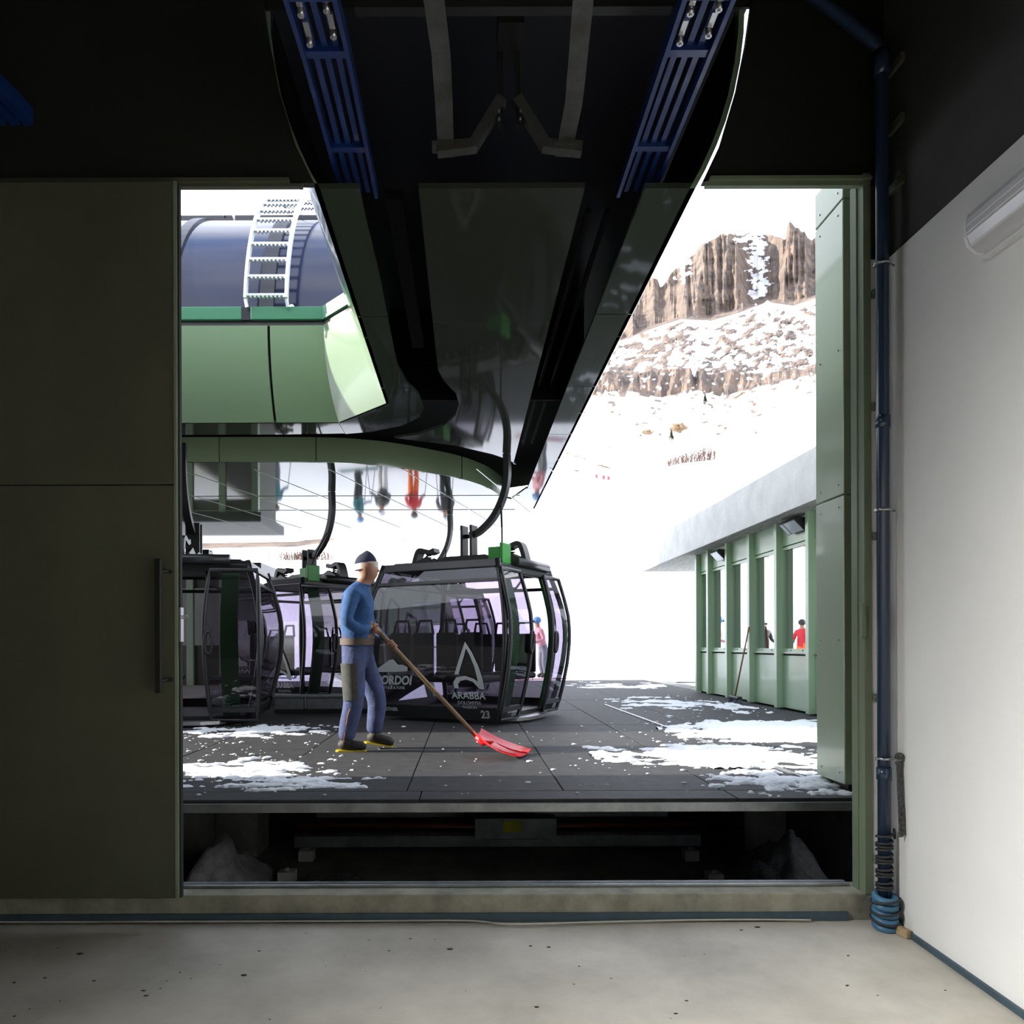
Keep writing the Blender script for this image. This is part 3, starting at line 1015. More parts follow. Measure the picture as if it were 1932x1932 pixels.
for k in range(5):
    b.ball((-1.78 + k * 0.05, 8.06, g1), 0.025, (1.6, 1, 0.6), 1)
tag(b.build('gutter_snow', 'snow'), 'small heap of snow lying on the corner of the green gutter', 'snow', kind='stuff')
tag(MB().ball((LX1 + 0.02, 8.13, g1 + 0.03), 0.035, (0.9, 0.9, 1.3), 2).ball((LX1 + 0.03, 8.12, g1 + 0.01), 0.04, (1, 1, 0.7), 2).build('ladder_snow', 'snow'), 'little clump of snow on the ladder foot', 'snow', kind='stuff')

# machinery hanging in the mouth of the terminal
def guide(cx, label):
    g = empty('guide_rail', (cx, 3.2, 2.6))
    tag(g, label, 'guide rail', 'blue guide rails overhead')
    sg = -1 if cx < 0 else 1
    fx = lambda Y: cx + (sg * 0.05 * max(0, 3.3 - Y) ** 1.5 if cx < 0.2 else 0.0)
    ys = [4.3 - 0.11 * i for i in range(14)]
    for dx, wd, ht in ((-0.098, 0.02, 0.07), (0.098, 0.02, 0.07)):
        MB().strip([(fx(Y) + dx, Y, 2.62) for Y in ys], wd, ht, (1, 0, 0)).build('side_rail', 'rail_blue', g)
    for dx in (-0.05, 0.0, 0.05):
        MB().strip([(fx(Y) + dx, Y, 2.635) for Y in ys], 0.026, 0.03, (1, 0, 0)).build('guide_bar', 'rail_blue', g)
    for Y in (2.98, 3.27, 3.9):
        MB().box((fx(Y) - 0.1, Y - 0.02, 2.60), (fx(Y) + 0.1, Y + 0.02, 2.655)).build('cross_plate', 'rail_blue', g)
    for Y, dx in ((3.2, -0.055), (3.16, 0.055), (3.05, -0.055), (3.03, 0.055), (2.9, -0.055), (2.88, 0.055)):
        q = MB().cyl((fx(Y) + dx, Y, 2.585), (fx(Y) + dx, Y, 2.63), 0.014, 10).cyl((fx(Y) + dx, Y, 2.578), (fx(Y) + dx, Y, 2.59), 0.006, 6)
        q.box((fx(Y) + dx - 0.012, Y - 0.09, 2.61), (fx(Y) + dx + 0.012, Y - 0.015, 2.62))
        q.build('bolt', 'steel', g)
    return g


guide(-0.61, 'bright blue guide rail hanging overhead on the sliding door side of the terminal mouth')
guide(0.985, 'bright blue guide rail hanging overhead on the drain pipe side of the terminal mouth')
g = empty('guide_rail', (-2.35, 3.6, 2.7))
tag(g, 'short end of a blue guide rail overhead in the dark corner above the sliding door', 'guide rail', 'blue guide rails overhead')
for dx in (-0.07, 0.0, 0.07):
    MB().strip([(-2.36 + dx - 0.12 * t * t, 3.9 - t * 0.55, 2.78) for t in (0, 0.25, 0.5, 0.75, 1)], 0.045, 0.09, (1, 0, 0)).build('guide_bar', 'rail_blue', g)
for x, x2, lab in ((-0.1, -0.108, 'flat galvanised strap running overhead nearer the sliding door'), (0.53, 0.485, 'flat galvanised strap with a rust stain running overhead nearer the drain pipe')):
    q = MB()
    q.strip([(x, 4.0, 2.63), (x, 3.6, 2.63), (x2 + (x - x2) * 0.5, 3.3, 2.63), (x2 - (0.02 if x < 0 else -0.0), 3.0, 2.65), (x2 - (0.06 if x < 0 else -0.02), 2.75, 2.70)], 0.085, 0.012, (1, 0, 0))
    o = tag(q.build('steel_strap', 'strap_steel'), lab, 'steel strap', 'steel straps overhead')
    MB().box((x - 0.07, 3.86, 2.60), (x + 0.07, 3.93, 2.622)).build('foot_plate', 'strap_steel', o)
br = empty('hanger_bracket', (0.235, 3.9, 2.7))
tag(br, 'dark steel post with two splayed struts hanging in the terminal mouth', 'bracket')
for dx in (-0.045, 0.045):
    MB().box((0.235 + dx - 0.012, 3.88, 2.72), (0.235 + dx + 0.012, 3.94, 3.5)).build('post_channel', 'black_metal', br)
MB().box((0.17, 3.7, 3.1), (0.30, 3.95, 3.5)).build('gear_housing', 'black_metal', br)
for sg in (-1, 1):
    MB().strip([(0.235 + sg * 0.04, 3.9, 2.86), (0.235 + sg * 0.19, 3.9, 2.62), (0.235 + sg * 0.38, 3.9, 2.60)], 0.06, 0.055, (0, 1, 0)).build('strut', 'strap_steel', br)
    for z in (2.74, 2.78):
        MB().cyl((0.235 + sg * 0.055, 3.86, z), (0.235 + sg * 0.055, 3.88, z), 0.006, 6).build('bolt', 'steel', br)
tag(MB().bar((-0.5, 3.4, 2.93), (0.95, 3.4, 2.93), 0.05, 0.06).build('cross_beam', 'black_metal'), 'dark cross beam high up in the terminal mouth', 'beam')

# ------------------------------------------------------------------ cabins
HWT = [(0.05, 0.80), (0.12, 0.835), (0.35, 0.895), (0.7, 0.965), (1.05, 1.0), (1.35, 0.985), (1.65, 0.915), (1.95, 0.825), (2.0, 0.81)]


def hw(z):
    # smooth interpolation of the half-width
    return 0.5 * interp(HWT, z) + 0.25 * interp(HWT, z - 0.08) + 0.25 * interp(HWT, z + 0.08)


def side_pt(side, u, z, out=0.0):
    """Point on one of the four curved walls: side 0:+x 1:-x 2:+y 3:-y, u across, z up."""
    h_ = hw(z) + out
    return {0: (h_, u, z), 1: (-h_, u, z), 2: (u, h_, z), 3: (u, -h_, z)}[side]


ZP = [0.22 + 1.5 * i / 10 for i in range(11)]
ZT = [1.745, 1.81, 1.88, 1.93]


def text_mesh(body, size, bold=0.0, shear=0.0, align='CENTER', space=1.0):
    cu = bpy.data.curves.new('lettering', 'FONT')
    cu.body = body
    cu.size = size
    cu.offset = bold
    cu.shear = shear
    cu.align_x = align
    cu.space_character = space
    cu.fill_mode = 'FRONT'
    cu.resolution_u = 3
    to = bpy.data.objects.new('lettering', cu)
    COL.objects.link(to)
    dg = bpy.context.evaluated_depsgraph_get()
    me = bpy.data.meshes.new_from_object(to.evaluated_get(dg))
    bpy.data.objects.remove(to)
    bpy.data.curves.remove(cu)
    me.materials.clear()
    return me


def on_wall(me, u0, z0, out=0.012, sx=1.0):
    for v in me.vertices:
        v.co = Vector(side_pt(3, u0 + v.co.x * sx, z0 + v.co.y, out))
    return me


def make_cabin():
    root = empty('gondola_cabin', (0, 0, 0))
    def part(name, mb, m, par=root):
        return mb.build(name, m, par, local=True)
    # floor pan and roof
    part('floor_pan', MB().prism([(a * 0.80, c * 0.80) for a, c in ((-1, -0.97), (-0.97, -1), (0.97, -1), (1, -0.97), (1, 0.97), (0.97, 1), (-0.97, 1), (-1, 0.97))], 0.05, 0.12), 'black_metal')
    q = MB()
    for s in (1, 2, 3):
        q.shell([[side_pt(s, u * hw(z), z, 0.006) for u in (-1, 0, 1)] for z in (0.06, 0.14, 0.22)], (0, 0, -0.012))
    part('base_skirt', q, 'black_metal')
    part('door_step', MB().prism([(0.80, -0.55), (0.92, -0.5), (1.0, -0.3), (1.02, 0), (1.0, 0.3), (0.92, 0.5), (0.80, 0.55)], 0.03, 0.07), 'steel')
    q = MB()
    q.prism([(a * 0.825, c * 0.825) for a, c in ((-1, -0.96), (-0.96, -1), (0.96, -1), (1, -0.96), (1, 0.96), (0.96, 1), (-0.96, 1), (-1, 0.96))], 1.93, 1.99)
    q.prism([(a * 0.72, c * 0.72) for a, c in ((-1, -1), (1, -1), (1, 1), (-1, 1))], 1.99, 2.02)
    part('roof', q, 'black_metal')
    for s in (1, 2, 3):
        part('roof_rail', MB().shell([[side_pt(s, u * hw(z), z, 0.012) for u in (-1, 0, 1)] for z in (1.90, 1.94, 1.985)], (0, 0, 0.01)), 'grey_frame')
        part('window_rail', MB().shell([[side_pt(s, u * (hw(z) - 0.02), z, 0.012) for u in (-1, 0, 1)] for z in (1.715, 1.73, 1.75)], (0, 0, 0.01)), 'grey_frame')
    # corner posts
    zz = [0.06 + 1.93 * i / 14 for i in range(15)]
    for sx in (-1, 1):
        for sy in (-1, 1):
            part('corner_post', MB().tube([(sx * (hw(z) - 0.005), sy * (hw(z) - 0.005), z) for z in zz], 0.036, 8), 'grey_frame')
    # windows on three sides
    for s in (1, 2, 3):
        part('window_pane', MB().grid([[side_pt(s, u * (hw(z) - 0.03), z, -0.004) for u in (-1, -0.5, 0, 0.5, 1)] for z in ZP]), 'cabin_glass')
        part('transom_pane', MB().grid([[side_pt(s, u * (hw(z) - 0.03), z, -0.004) for u in (-1, 0, 1)] for z in ZT]), 'cabin_glass')
    # door side: two slid-open leaves standing proud of the wall, green pillars behind them
    for sy in (-1, 1):
        u0, u1 = sorted((sy * 0.35, sy * 0.985))
        def dp(u, z):
            c = (u0 + u1) / 2
            uu = c + (u - c) * (0.82 + 0.18 * (hw(z) - 0.8) / 0.2)
            return side_pt(0, uu, z, 0.06)
        zd = [0.07 + 1.80 * i / 14 for i in range(15)]
        leaf = MB()
        ou = [dp(u0, z) for z in zd] + [dp(u1, z) for z in zd[::-1]]
        leaf.tube(ou, 0.026, 8, closed=True)
        leaf.bar(dp(u0, 0.2), dp(u1, 0.2), 0.03, 0.06)
        lf = part('door_leaf', leaf, 'grey_frame')
        part('door_pane', MB().grid([[dp(u0 + (u1 - u0) * k / 3, z) for k in range(4)] for z in zd]), 'cabin_glass', lf)
        hy = u0 + 0.06 if sy > 0 else u1 - 0.06
        part('door_handle', MB().tube([Vector(side_pt(0, hy + 0.05 * cos(a) * (1 if abs(cos(a)) < 0.8 else 0.9), 1.0 + 0.13 * sin(a), 0.09)) for a in [2 * pi * i / 20 for i in range(20)]], 0.02, 8, closed=True), 'black_metal', lf)
        c = sy * 0.62
        part('green_pillar', MB().shell([[side_pt(0, c + d, z, -0.03) for d in (-0.1, 0.1)] for z in zz], (-0.04, 0, 0)), 'cabin_green')
    part('door_guide', MB().box((0.80, -0.74, 1.95), (0.845, -0.50, 2.20), bev=0.012).box((0.65, -0.74, 1.98), (0.80, -0.72, 2.15)), 'bright_green')
    q = MB().cyl((0.86, -0.42, 2.0), (0.86, 0.62, 2.0), 0.062, 16)
    part('roller_tube', q, 'grey_frame')
    part('door_header', MB().box((0.76, -0.8, 1.86), (0.85, 0.82, 1.95), bev=0.01), 'black_metal')
    # seats along the two window ends
    for sy in (-1, 1):
        st = part('seat', MB().box((-0.72, min(sy * 0.28, sy * 0.84), 0.50), (0.62, max(sy * 0.28, sy * 0.84), 0.58), bev=0.03), 'seat_dark')
        for k in range(4):
            x = -0.70 + k * 0.34
            q = MB().box((x, min(sy * 0.80, sy * 0.86), 0.58), (x + 0.29, max(sy * 0.80, sy * 0.86), 1.12), bev=0.02)
            q.tube([(x + 0.02, sy * 0.80, 1.1), (x + 0.06, sy * 0.78, 1.27), (x + 0.23, sy * 0.78, 1.27), (x + 0.27, sy * 0.80, 1.1)], 0.018, 6)
            part('seat_back', q, 'seat_dark', st)
    part('grab_rail', MB().tube([(-0.6, 0.3, 1.9), (-0.6, 0.3, 1.72), (0.55, 0.3, 1.72), (0.7, 0.3, 1.9)], 0.018, 6), 'black_metal')
    # roof carrier: long beam, bumper brackets with springs
    q = MB()
    q.plate([(-0.80, -0.13, 1.99), (0.80, -0.13, 1.99), (0.78, -0.13, 2.09), (0.6, -0.13, 2.17), (0.45, -0.13, 2.10), (0.3, -0.13, 2.15), (-0.3, -0.13, 2.15), (-0.45, -0.13, 2.10), (-0.6, -0.13, 2.17), (-0.78, -0.13, 2.09)], (0, 0.05, 0))
    q.plate([(-0.80, 0.08, 1.99), (0.80, 0.08, 1.99), (0.78, 0.08, 2.09), (0.6, 0.08, 2.17), (0.45, 0.08, 2.10), (0.3, 0.08, 2.15), (-0.3, 0.08, 2.15), (-0.45, 0.08, 2.10), (-0.6, 0.08, 2.17), (-0.78, 0.08, 2.09)], (0, 0.05, 0))
    bm_ = part('roof_beam', q, 'black_metal')
    q = MB()
    for x in (-0.25, -0.12, 0.12, 0.25, -0.5, 0.5):
        q.cyl((x, -0.136, 2.08), (x, -0.125, 2.08), 0.016, 8)
    part('bolt', q, 'steel', bm_)
    for sx in (-1, 1):
        q = MB().strip(bez([(sx * 0.86, 0, 1.95), (sx * 0.80, 0, 2.18), (sx * 0.74, 0, 2.27), (sx * 0.60, 0, 2.235), (sx * 0.5, 0, 2.26)], 5), 0.16, 0.06, (0, 1, 0))
        bu = part('bumper_arm', q, 'black_metal')
        part('spring', MB().tube([(sx * 0.63 + 0.035 * cos(a), 0.035 * sin(a), 2.10 + 0.13 * a / (8 * pi)) for a in [8 * pi * i / 48 for i in range(49)]], 0.01, 6), 'black_metal', bu)
    # hanger
    q = MB()
    for x in (-0.09, 0.05):
        q.box((x, -0.09, 2.05), (x + 0.035, 0.09, 2.56), bev=0.008)
    q.cyl((-0.1, 0, 2.42), (0.1, 0, 2.42), 0.03, 10)
    part('hanger_post', q, 'black_metal')
    pts = bez([(0.02, 0, 2.43), (0.16, 0, 2.47), (0.36, 0, 2.64), (0.50, 0, 2.88), (0.565, 0, 3.15), (0.56, 0, 3.455)], 6)
    part('hanger_arm', MB().strip(pts, 0.09, 0.075, (0, 1, 0)), 'black_metal')
    part('tie_rod', MB().tube([(0.78, -0.62, 2.19), (0.70, -0.45, 2.4), (0.5, -0.05, 2.78)], 0.014, 6), 'black_metal')
    return root


def decals(root, number):
    """White lettering on the lower window of the cabin's front end."""
    def put(me, u, z, sx=1.0, name='lettering'):
        on_wall(me, u, z, sx=sx)
        link(name, me, 'decal_white', root, True)
    put(text_mesh('ARABBA', 0.118, 0.002, space=1.05), 0.46, 0.315, 1.0)
    put(text_mesh('DOLOMITES', 0.058), 0.46, 0.245, 1.0)
    put(text_mesh('PASSION', 0.05), 0.46, 0.195, 1.0)
    put(text_mesh('PORDOI', 0.155, 0.006, 0.3, space=1.0), -0.60, 0.47, 0.92)
    put(text_mesh('HOTELS & FUNE', 0.05, 0.001, 0.0, space=1.15), -0.62, 0.41, 0.9)
    put(text_mesh('LEITNER', 0.062, 0.002), -0.70, 0.125, 0.95)
    put(text_mesh(number, 0.13, 0.004), 0.66, 0.085, 0.95)
    # the big A emblem: two strokes, an arched foot
    e = MB()
    def quadstrip(a_, c_):
        e.grid([[side_pt(3, u, z, 0.012) for u, z in a_], [side_pt(3, u, z, 0.012) for u, z in c_]], smooth=False)
    ux, uz = 0.47, 0.44
    L1 = [(-0.17, 0.17), (-0.115, 0.30), (-0.06, 0.43), (0.0, 0.565)]
    L2 = [(-0.115, 0.17), (-0.07, 0.28), (-0.02, 0.40), (0.01, 0.485)]
    quadstrip([(ux + a, uz + c) for a, c in L1], [(ux + a, uz + c) for a, c in L2])
    R1 = [(0.0, 0.565), (0.085, 0.44), (0.16, 0.28), (0.205, 0.12), (0.215, 0.0)]
    R2 = [(0.01, 0.485), (0.06, 0.39), (0.11, 0.26), (0.135, 0.12), (0.15, 0.0)]
    quadstrip([(ux + a, uz + c) for a, c in R1], [(ux + a, uz + c) for a, c in R2])
    A1 = [(-0.19, 0.0), (-0.20, 0.07), (-0.15, 0.135), (-0.03, 0.155), (0.09, 0.12), (0.18, 0.05)]
    A2 = [(-0.13, 0.0), (-0.135, 0.05), (-0.10, 0.09), (-0.02, 0.11), (0.07, 0.085), (0.15, 0.0)]
    quadstrip([(ux + a, uz + c) for a, c in A1], [(ux + a, uz + c) for a, c in A2])
    e.build('emblem', 'decal_white', root, True)
    e = MB()
    pk = [(-0.30, 0.0), (-0.02, 0.16), (0.04, 0.165), (0.10, 0.10), (0.17, 0.10), (0.24, 0.07), (0.23, 0.02), (0.1, 0.01)]
    e.poly([Vector(side_pt(3, -0.60 + a, 0.62 + c, 0.012)) for a, c in pk])
    for k in range(2):
        pass
    e.build('emblem', 'decal_white', root, True)


proto = make_cabin()
tag(proto, 'black gondola cabin with open doors and white lettering behind the sweeping man', 'gondola', 'gondola cabins')
others = [copy_tree(proto) for _ in range(3)]
decals(proto, '23')
proto.location = (0.04, 9.95, DECK)
proto.rotation_euler = (0, 0, R(-28))
for o, (x, y, a, lab) in zip(others, (
        (-3.55, 9.68, -83, 'black gondola cabin beside the sliding door, its door side facing the garage'),
        (-2.62, 12.4, -38, 'black gondola cabin with a green pillar, half hidden behind the man and the end-on cabin'),
        (-0.80, 14.5, -28, 'gondola cabin glimpsed through the windows of the lettered cabin'))):
    o.location = (x, y, DECK)
    o.rotation_euler = (0, 0, R(a))
    o['label'] = lab
    decals(o, {-83: '22', -38: '24', -28: '25'}[a])
kb = empty('kerb_guard', (-2.2, 10.9, DECK))
tag(kb, 'low grey metal guard rail along the cabin track behind the man', 'guard rail')
yk = 10.52
MB().box((-2.73, yk, DECK + 0.0), (-1.3, yk + 0.3, DECK + 0.055)).build('black_foot', 'black_rubber', kb)
MB().box((-2.73, yk + 0.02, DECK + 0.055), (-2.32, yk + 0.2, DECK + 0.22), bev=0.01).build('rail_panel', 'galvanised', kb)
MB().box((-2.28, yk + 0.02, DECK + 0.055), (-1.3, yk + 0.2, DECK + 0.22), bev=0.01).build('rail_panel', 'galvanised', kb)
MB().box((-2.75, yk, DECK + 0.22), (-1.28, yk + 0.22, DECK + 0.26), bev=0.008).build('top_rail', 'galvanised', kb)

hut = empty('operator_hut', (-7.0, 19.5, DECK))
tag(hut, 'green panelled operator hut far back behind the end-on cabin', 'hut')
MB().box((-9.0, 18.2, DECK), (-5.1, 19.9, 1.75)).build('hut_body', 'dark_green', hut)
MB().box((-9.2, 17.9, 1.75), (-4.95, 20.2, 2.0), bev=0.02).build('hut_roof', 'black_metal', hut)
for x in (-5.15, -5.95, -6.75, -7.55, -8.35):
    MB().box((x - 0.08, 18.1, DECK), (x + 0.08, 18.25, 1.75)).build('hut_post', 'sage_green', hut)
for x in (-5.87, -6.67, -7.47, -8.27):
    MB().box((x, 18.16, 0.0), (x + 0.64, 18.19, 1.4)).build('hut_window', 'window_glass', hut)

# ------------------------------------------------------------------ building with the green facade
bd = empty('side_building', (4.7, 12.0, DECK))
tag(bd, 'sage green panelled building with tall windows under a concrete slab roof', 'building')
FX = 4.66                        # facade plane
RZ = 1.775
roof = MB()
roof.prism([(4.30, 8.6), (4.30, 18.2), (11.0, 18.2), (11.0, 8.6)], RZ, 2.42)
rs = roof.build('roof_slab', 'pale_concrete', bd)
MB().prism([(4.303, 8.6), (4.303, 18.19), (11.0, 18.19), (11.0, 8.6)], RZ - 0.006, RZ - 0.001).build('slab_underside', 'board_concrete', rs)
posts = [F * (FX) / (px - VX) for px in (1326, 1342.5, 1378, 1421, 1473, 1534)] + [9.15, 8.15]
pp_ = posts
posts = [14.85 - 0.0, 14.1, 13.1, 12.06, 11.0, 9.97, 8.94, 7.9]
posts = [F * FX / (px - VX) for px in (1321, 1343, 1379, 1422, 1474, 1535)]
posts += [posts[-1] - 1.03, posts[-1] - 2.06]
SILL, HEAD = -0.075, 1.36
MB().box((FX + 0.25, 6.0, DECK), (11.0, posts[0] - 0.02, RZ)).build('inner_wall', 'dark_green', bd)
MB().box((FX + 0.02, posts[0], DECK), (11.0, posts[0] + 0.08, RZ)).build('end_wall', 'sage_green', bd)
for y in posts:
    MB().box((FX - 0.09, y - 0.05, DECK + 0.02), (FX + 0.02, y + 0.05, RZ), bev=0.006).build('facade_post', 'sage_green', bd)
for y1, y0 in zip(posts, posts[1:]):
    a, c = y0 + 0.05, y1 - 0.05
    MB().box((FX, a, DECK + 0.03), (FX + 0.03, c, SILL - 0.10), bev=0.004).build('lower_panel', 'sage_green', bd)
    MB().box((FX - 0.025, a, SILL - 0.075), (FX + 0.04, c, SILL - 0.05), bev=0.003).build('sill', 'sage_green', bd)
    MB().box((FX, a, HEAD + 0.06), (FX + 0.03, c, RZ), bev=0.004).build('upper_panel', 'sage_green', bd)
    fr = MB()
    fr.box((FX - 0.0, a, SILL - 0.05), (FX + 0.06, c, SILL)); fr.box((FX, a, HEAD), (FX + 0.06, c, HEAD + 0.045))
    fr.box((FX + 0.0, a, SILL), (FX + 0.06, a + 0.035, HEAD)); fr.box((FX + 0.0, c - 0.035, SILL), (FX + 0.06, c, HEAD))
    wf = fr.build('window_frame', 'sage_green', bd)
    MB().box((FX + 0.035, a + 0.035, SILL), (FX + 0.045, c - 0.035, HEAD)).build('window_pane', 'window_glass', wf)
    q = MB()
    for t in (0.3, 0.7):
        q.cyl((FX - 0.006, a + (c - a) * t, SILL - 0.025), (FX + 0.01, a + (c - a) * t, SILL - 0.025), 0.01, 8)
    q.build('drain_cap', 'black_metal', wf)
for px, py, wd, lab in ((1498, 998, 0.50, 'black wedge floodlight with a side lens on the facade bay nearest the green column'), (1357, 1052, 0.38, 'smaller black wedge floodlight far along the facade under the slab roof')):
    Yc = F * (FX - 0.1) / (px - VX)
    p = at(px, py, Yc)
    fl = empty('floodlight', (FX, Yc, p.z))
    tag(fl, lab, 'floodlight', 'floodlights on the facade')
    z = p.z
    pr_ = [(FX - 0.003, z - 0.02), (FX - 0.003, z + 0.10), (FX - 0.16, z + 0.12), (FX - 0.20, z + 0.08), (FX - 0.06, z - 0.07)]
    MB().plate([(x, Yc - wd / 2, zz) for x, zz in pr_], (0, wd, 0)).build('housing', 'black_metal', fl)
    a, c = Vector((FX - 0.195, 0, z + 0.07)), Vector((FX - 0.065, 0, z - 0.062))
    nrm = Vector((-0.7, 0, -0.7)) * 0.006
    for y0, y1 in (((-0.47, 0.22), (0.28, 0.47)) if wd > 0.45 else ((-0.44, 0.44),)):
        MB().plate([a + Vector((0, Yc + y0 * wd, 0)), a + Vector((0, Yc + y1 * wd, 0)), c + Vector((0, Yc + y1 * wd, 0)), c + Vector((0, Yc + y0 * wd, 0))], nrm).build('lens', 'flood_glass', fl)
rows = []
for i in range(41):
    y = 9.2 + 8.4 * i / 40
    e0 = 4.36 + 0.05 * fbm(y * 1.3, 0)
    hgt = 0.13 + 0.10 * fbm(y * 0.7, 3) + (0.05 if y > 10 else 0)
    hgt = max(0.03, hgt) * min(1, (y - 9.2) * 1.2 + 0.15, (17.6 - y) * 0.8 + 0.15)
    rows.append([(e0, y, 2.423), (e0 + 0.04, y, 2.42 + hgt * 0.7), (e0 + 0.25, y, 2.42 + hgt), (6.5, y, 2.42 + hgt * 1.3), (9, y, 2.42 + hgt)])
tag(MB().grid(rows).build('roof_snow', 'snow'), 'layer of snow lying on the concrete slab roof', 'snow', kind='stuff')
bp = onz(1423, 1332, DECK)
bm0 = empty('broom', (FX - 0.25, 12.0, DECK))
tag(bm0, 'long-handled broom leaning against a green facade post, bristles on the deck', 'broom')
yb = posts[3] + 0.05
MB().cyl((FX - 0.27, yb + 0.05, DECK + 0.1), (FX - 0.10, yb - 0.12, 0.27), 0.013, 8).build('handle', 'broom_wood', bm0)
MB().box((FX - 0.31, yb - 0.17, DECK + 0.075), (FX - 0.23, yb + 0.22, DECK + 0.115), bev=0.01).build('head', 'black_metal', bm0)
q = MB()
for k in range(60):
    y = yb - 0.17 + 0.39 * random.random()
    x = FX - 0.31 + 0.08 * random.random()
    q.bar((x, y, DECK + 0.08), (x + random.uniform(-0.05, 0.03), y + (y - yb) * 0.15, DECK + 0.002), 0.009, 0.007)
q.build('bristles', 'bristle', bm0)

# ------------------------------------------------------------------ people
def skin_body(name, V, E, parent, root_i, level=2):
    """V: {key: (pos, radius or (rx, ry))}, E: [(a, b, material)]; one continuous skinned surface, materials by nearest bone."""
    keys = list(V)
    ix = {k: i for i, k in enumerate(keys)}
    me = bpy.data.meshes.new(name)
    me.from_pydata([V[k][0] for k in keys], [(ix[a], ix[c]) for a, c, _ in E], [])
    o = bpy.data.objects.new(name, me)
    COL.objects.link(o)
    md = o.modifiers.new('skin', 'SKIN')
    md.use_smooth_shade = True
    md.branch_smoothing = 0.4
    sv = me.skin_vertices[0].data
    for k in keys:
        r = V[k][1]
        sv[ix[k]].radius = r if isinstance(r, tuple) else (r, r)
        sv[ix[k]].use_root = (k == root_i)
    sb = o.modifiers.new('sub', 'SUBSURF')
    sb.levels = sb.render_levels = level
    dg = bpy.context.evaluated_depsgraph_get()
    ev = bpy.data.meshes.new_from_object(o.evaluated_get(dg))
    bpy.data.objects.remove(o)
    mats = list(dict.fromkeys(m for *_, m in E))
    ev.materials.clear()
    for m in mats:
        ev.materials.append(M[m])
    bones = [(Vector(V[a][0]), Vector(V[c][0]), mats.index(m)) for a, c, m in E]
    for p in ev.polygons:
        c = p.center
        best = None
        for a, d, k in bones:
            ab = d - a
            t = max(0, min(1, (c - a).dot(ab) / max(1e-9, ab.length_squared)))
            q = (a + ab * t - c).length
            if best is None or q < best[0]:
                best = (q, k)
        p.material_index = best[1]
        p.use_smooth = True
    return link(name, ev, None, parent)


def fingers(mb, wrist, grip, axis, palm_dir, rad=0.019):
    """Four curled fingers and a thumb closed round a handle: grip = centre on the handle axis."""
    ax = Vector(axis).normalized()
    pd = (Vector(palm_dir) - ax * Vector(palm_dir).dot(ax)).normalized()
    sd = ax.cross(pd)
    for k, (o, ln) in enumerate(((-0.033, 0.80), (-0.011, 0.95), (0.011, 1.0), (0.033, 0.92))):
        c = Vector(grip) + ax * o
        pth = [c + (pd * cos(a) + sd * sin(a)) * (rad + 0.010) for a in [R(-35) + R(255) * ln * i / 7 for i in range(8)]]
        pth = [c + pd * (rad + 0.035) - sd * 0.01] + pth
        mb.tube(pth, [0.0098, 0.0098, 0.0095, 0.0095, 0.009, 0.009, 0.0085, 0.008, 0.006], 8)
    c = Vector(grip) - ax * 0.055
    pth = [c + pd * (rad + 0.032) + ax * 0.02, c + pd * (rad + 0.02) - sd * 0.022, c - sd * (rad + 0.012) - pd * 0.002 + ax * 0.012, c - sd * (rad * 0.5) - pd * (rad + 0.008) + ax * 0.03]
    mb.tube(pth, [0.014, 0.0125, 0.011, 0.008], 8)
    # palm
    mb.ball(Vector(grip) + pd * (rad + 0.022), 0.04, (0.9, 0.9, 0.9), 2)


def head_parts(root, hc, fwd, up, tone='skin', eyes=True):
    """Face details on a head centred at hc looking along fwd."""
    f = Vector(fwd).normalized()
    u = (Vector(up) - f * Vector(up).dot(f)).normalized()
    s = f.cross(u)
    q = MB()
    q.tube([hc + f * 0.072 + u * 0.012, hc + f * 0.097 - u * 0.014, hc + f * 0.080 - u * 0.030], [0.010, 0.015, 0.014], 8)
    q.build('nose', tone, root)
    q = MB()
    for sg in (-1, 1):
        q.ball(hc + s * sg * 0.076 - f * 0.01 - u * 0.005, 0.028, (0.45 + 0.4 * abs(f.x), 0.45 + 0.4 * abs(f.y), 1.0), 2)
    q.build('ears', tone, root)
    if eyes:
        for sg in (-1, 1):
            ew = MB().ball(hc + f * 0.079 + s * sg * 0.032 + u * 0.012, 0.012, sub=2).build('eye', 'eye_white', root)
            MB().ball(hc + f * 0.088 + s * sg * 0.032 + u * 0.012, 0.0055, sub=2).build('pupil', 'jacket_black', ew)
        MB().tube([hc + f * 0.083 + s * 0.024 - u * 0.052, hc + f * 0.093 - u * 0.051, hc + f * 0.083 - s * 0.024 - u * 0.052], 0.005, 6).build('mouth', 'jacket_red', root)


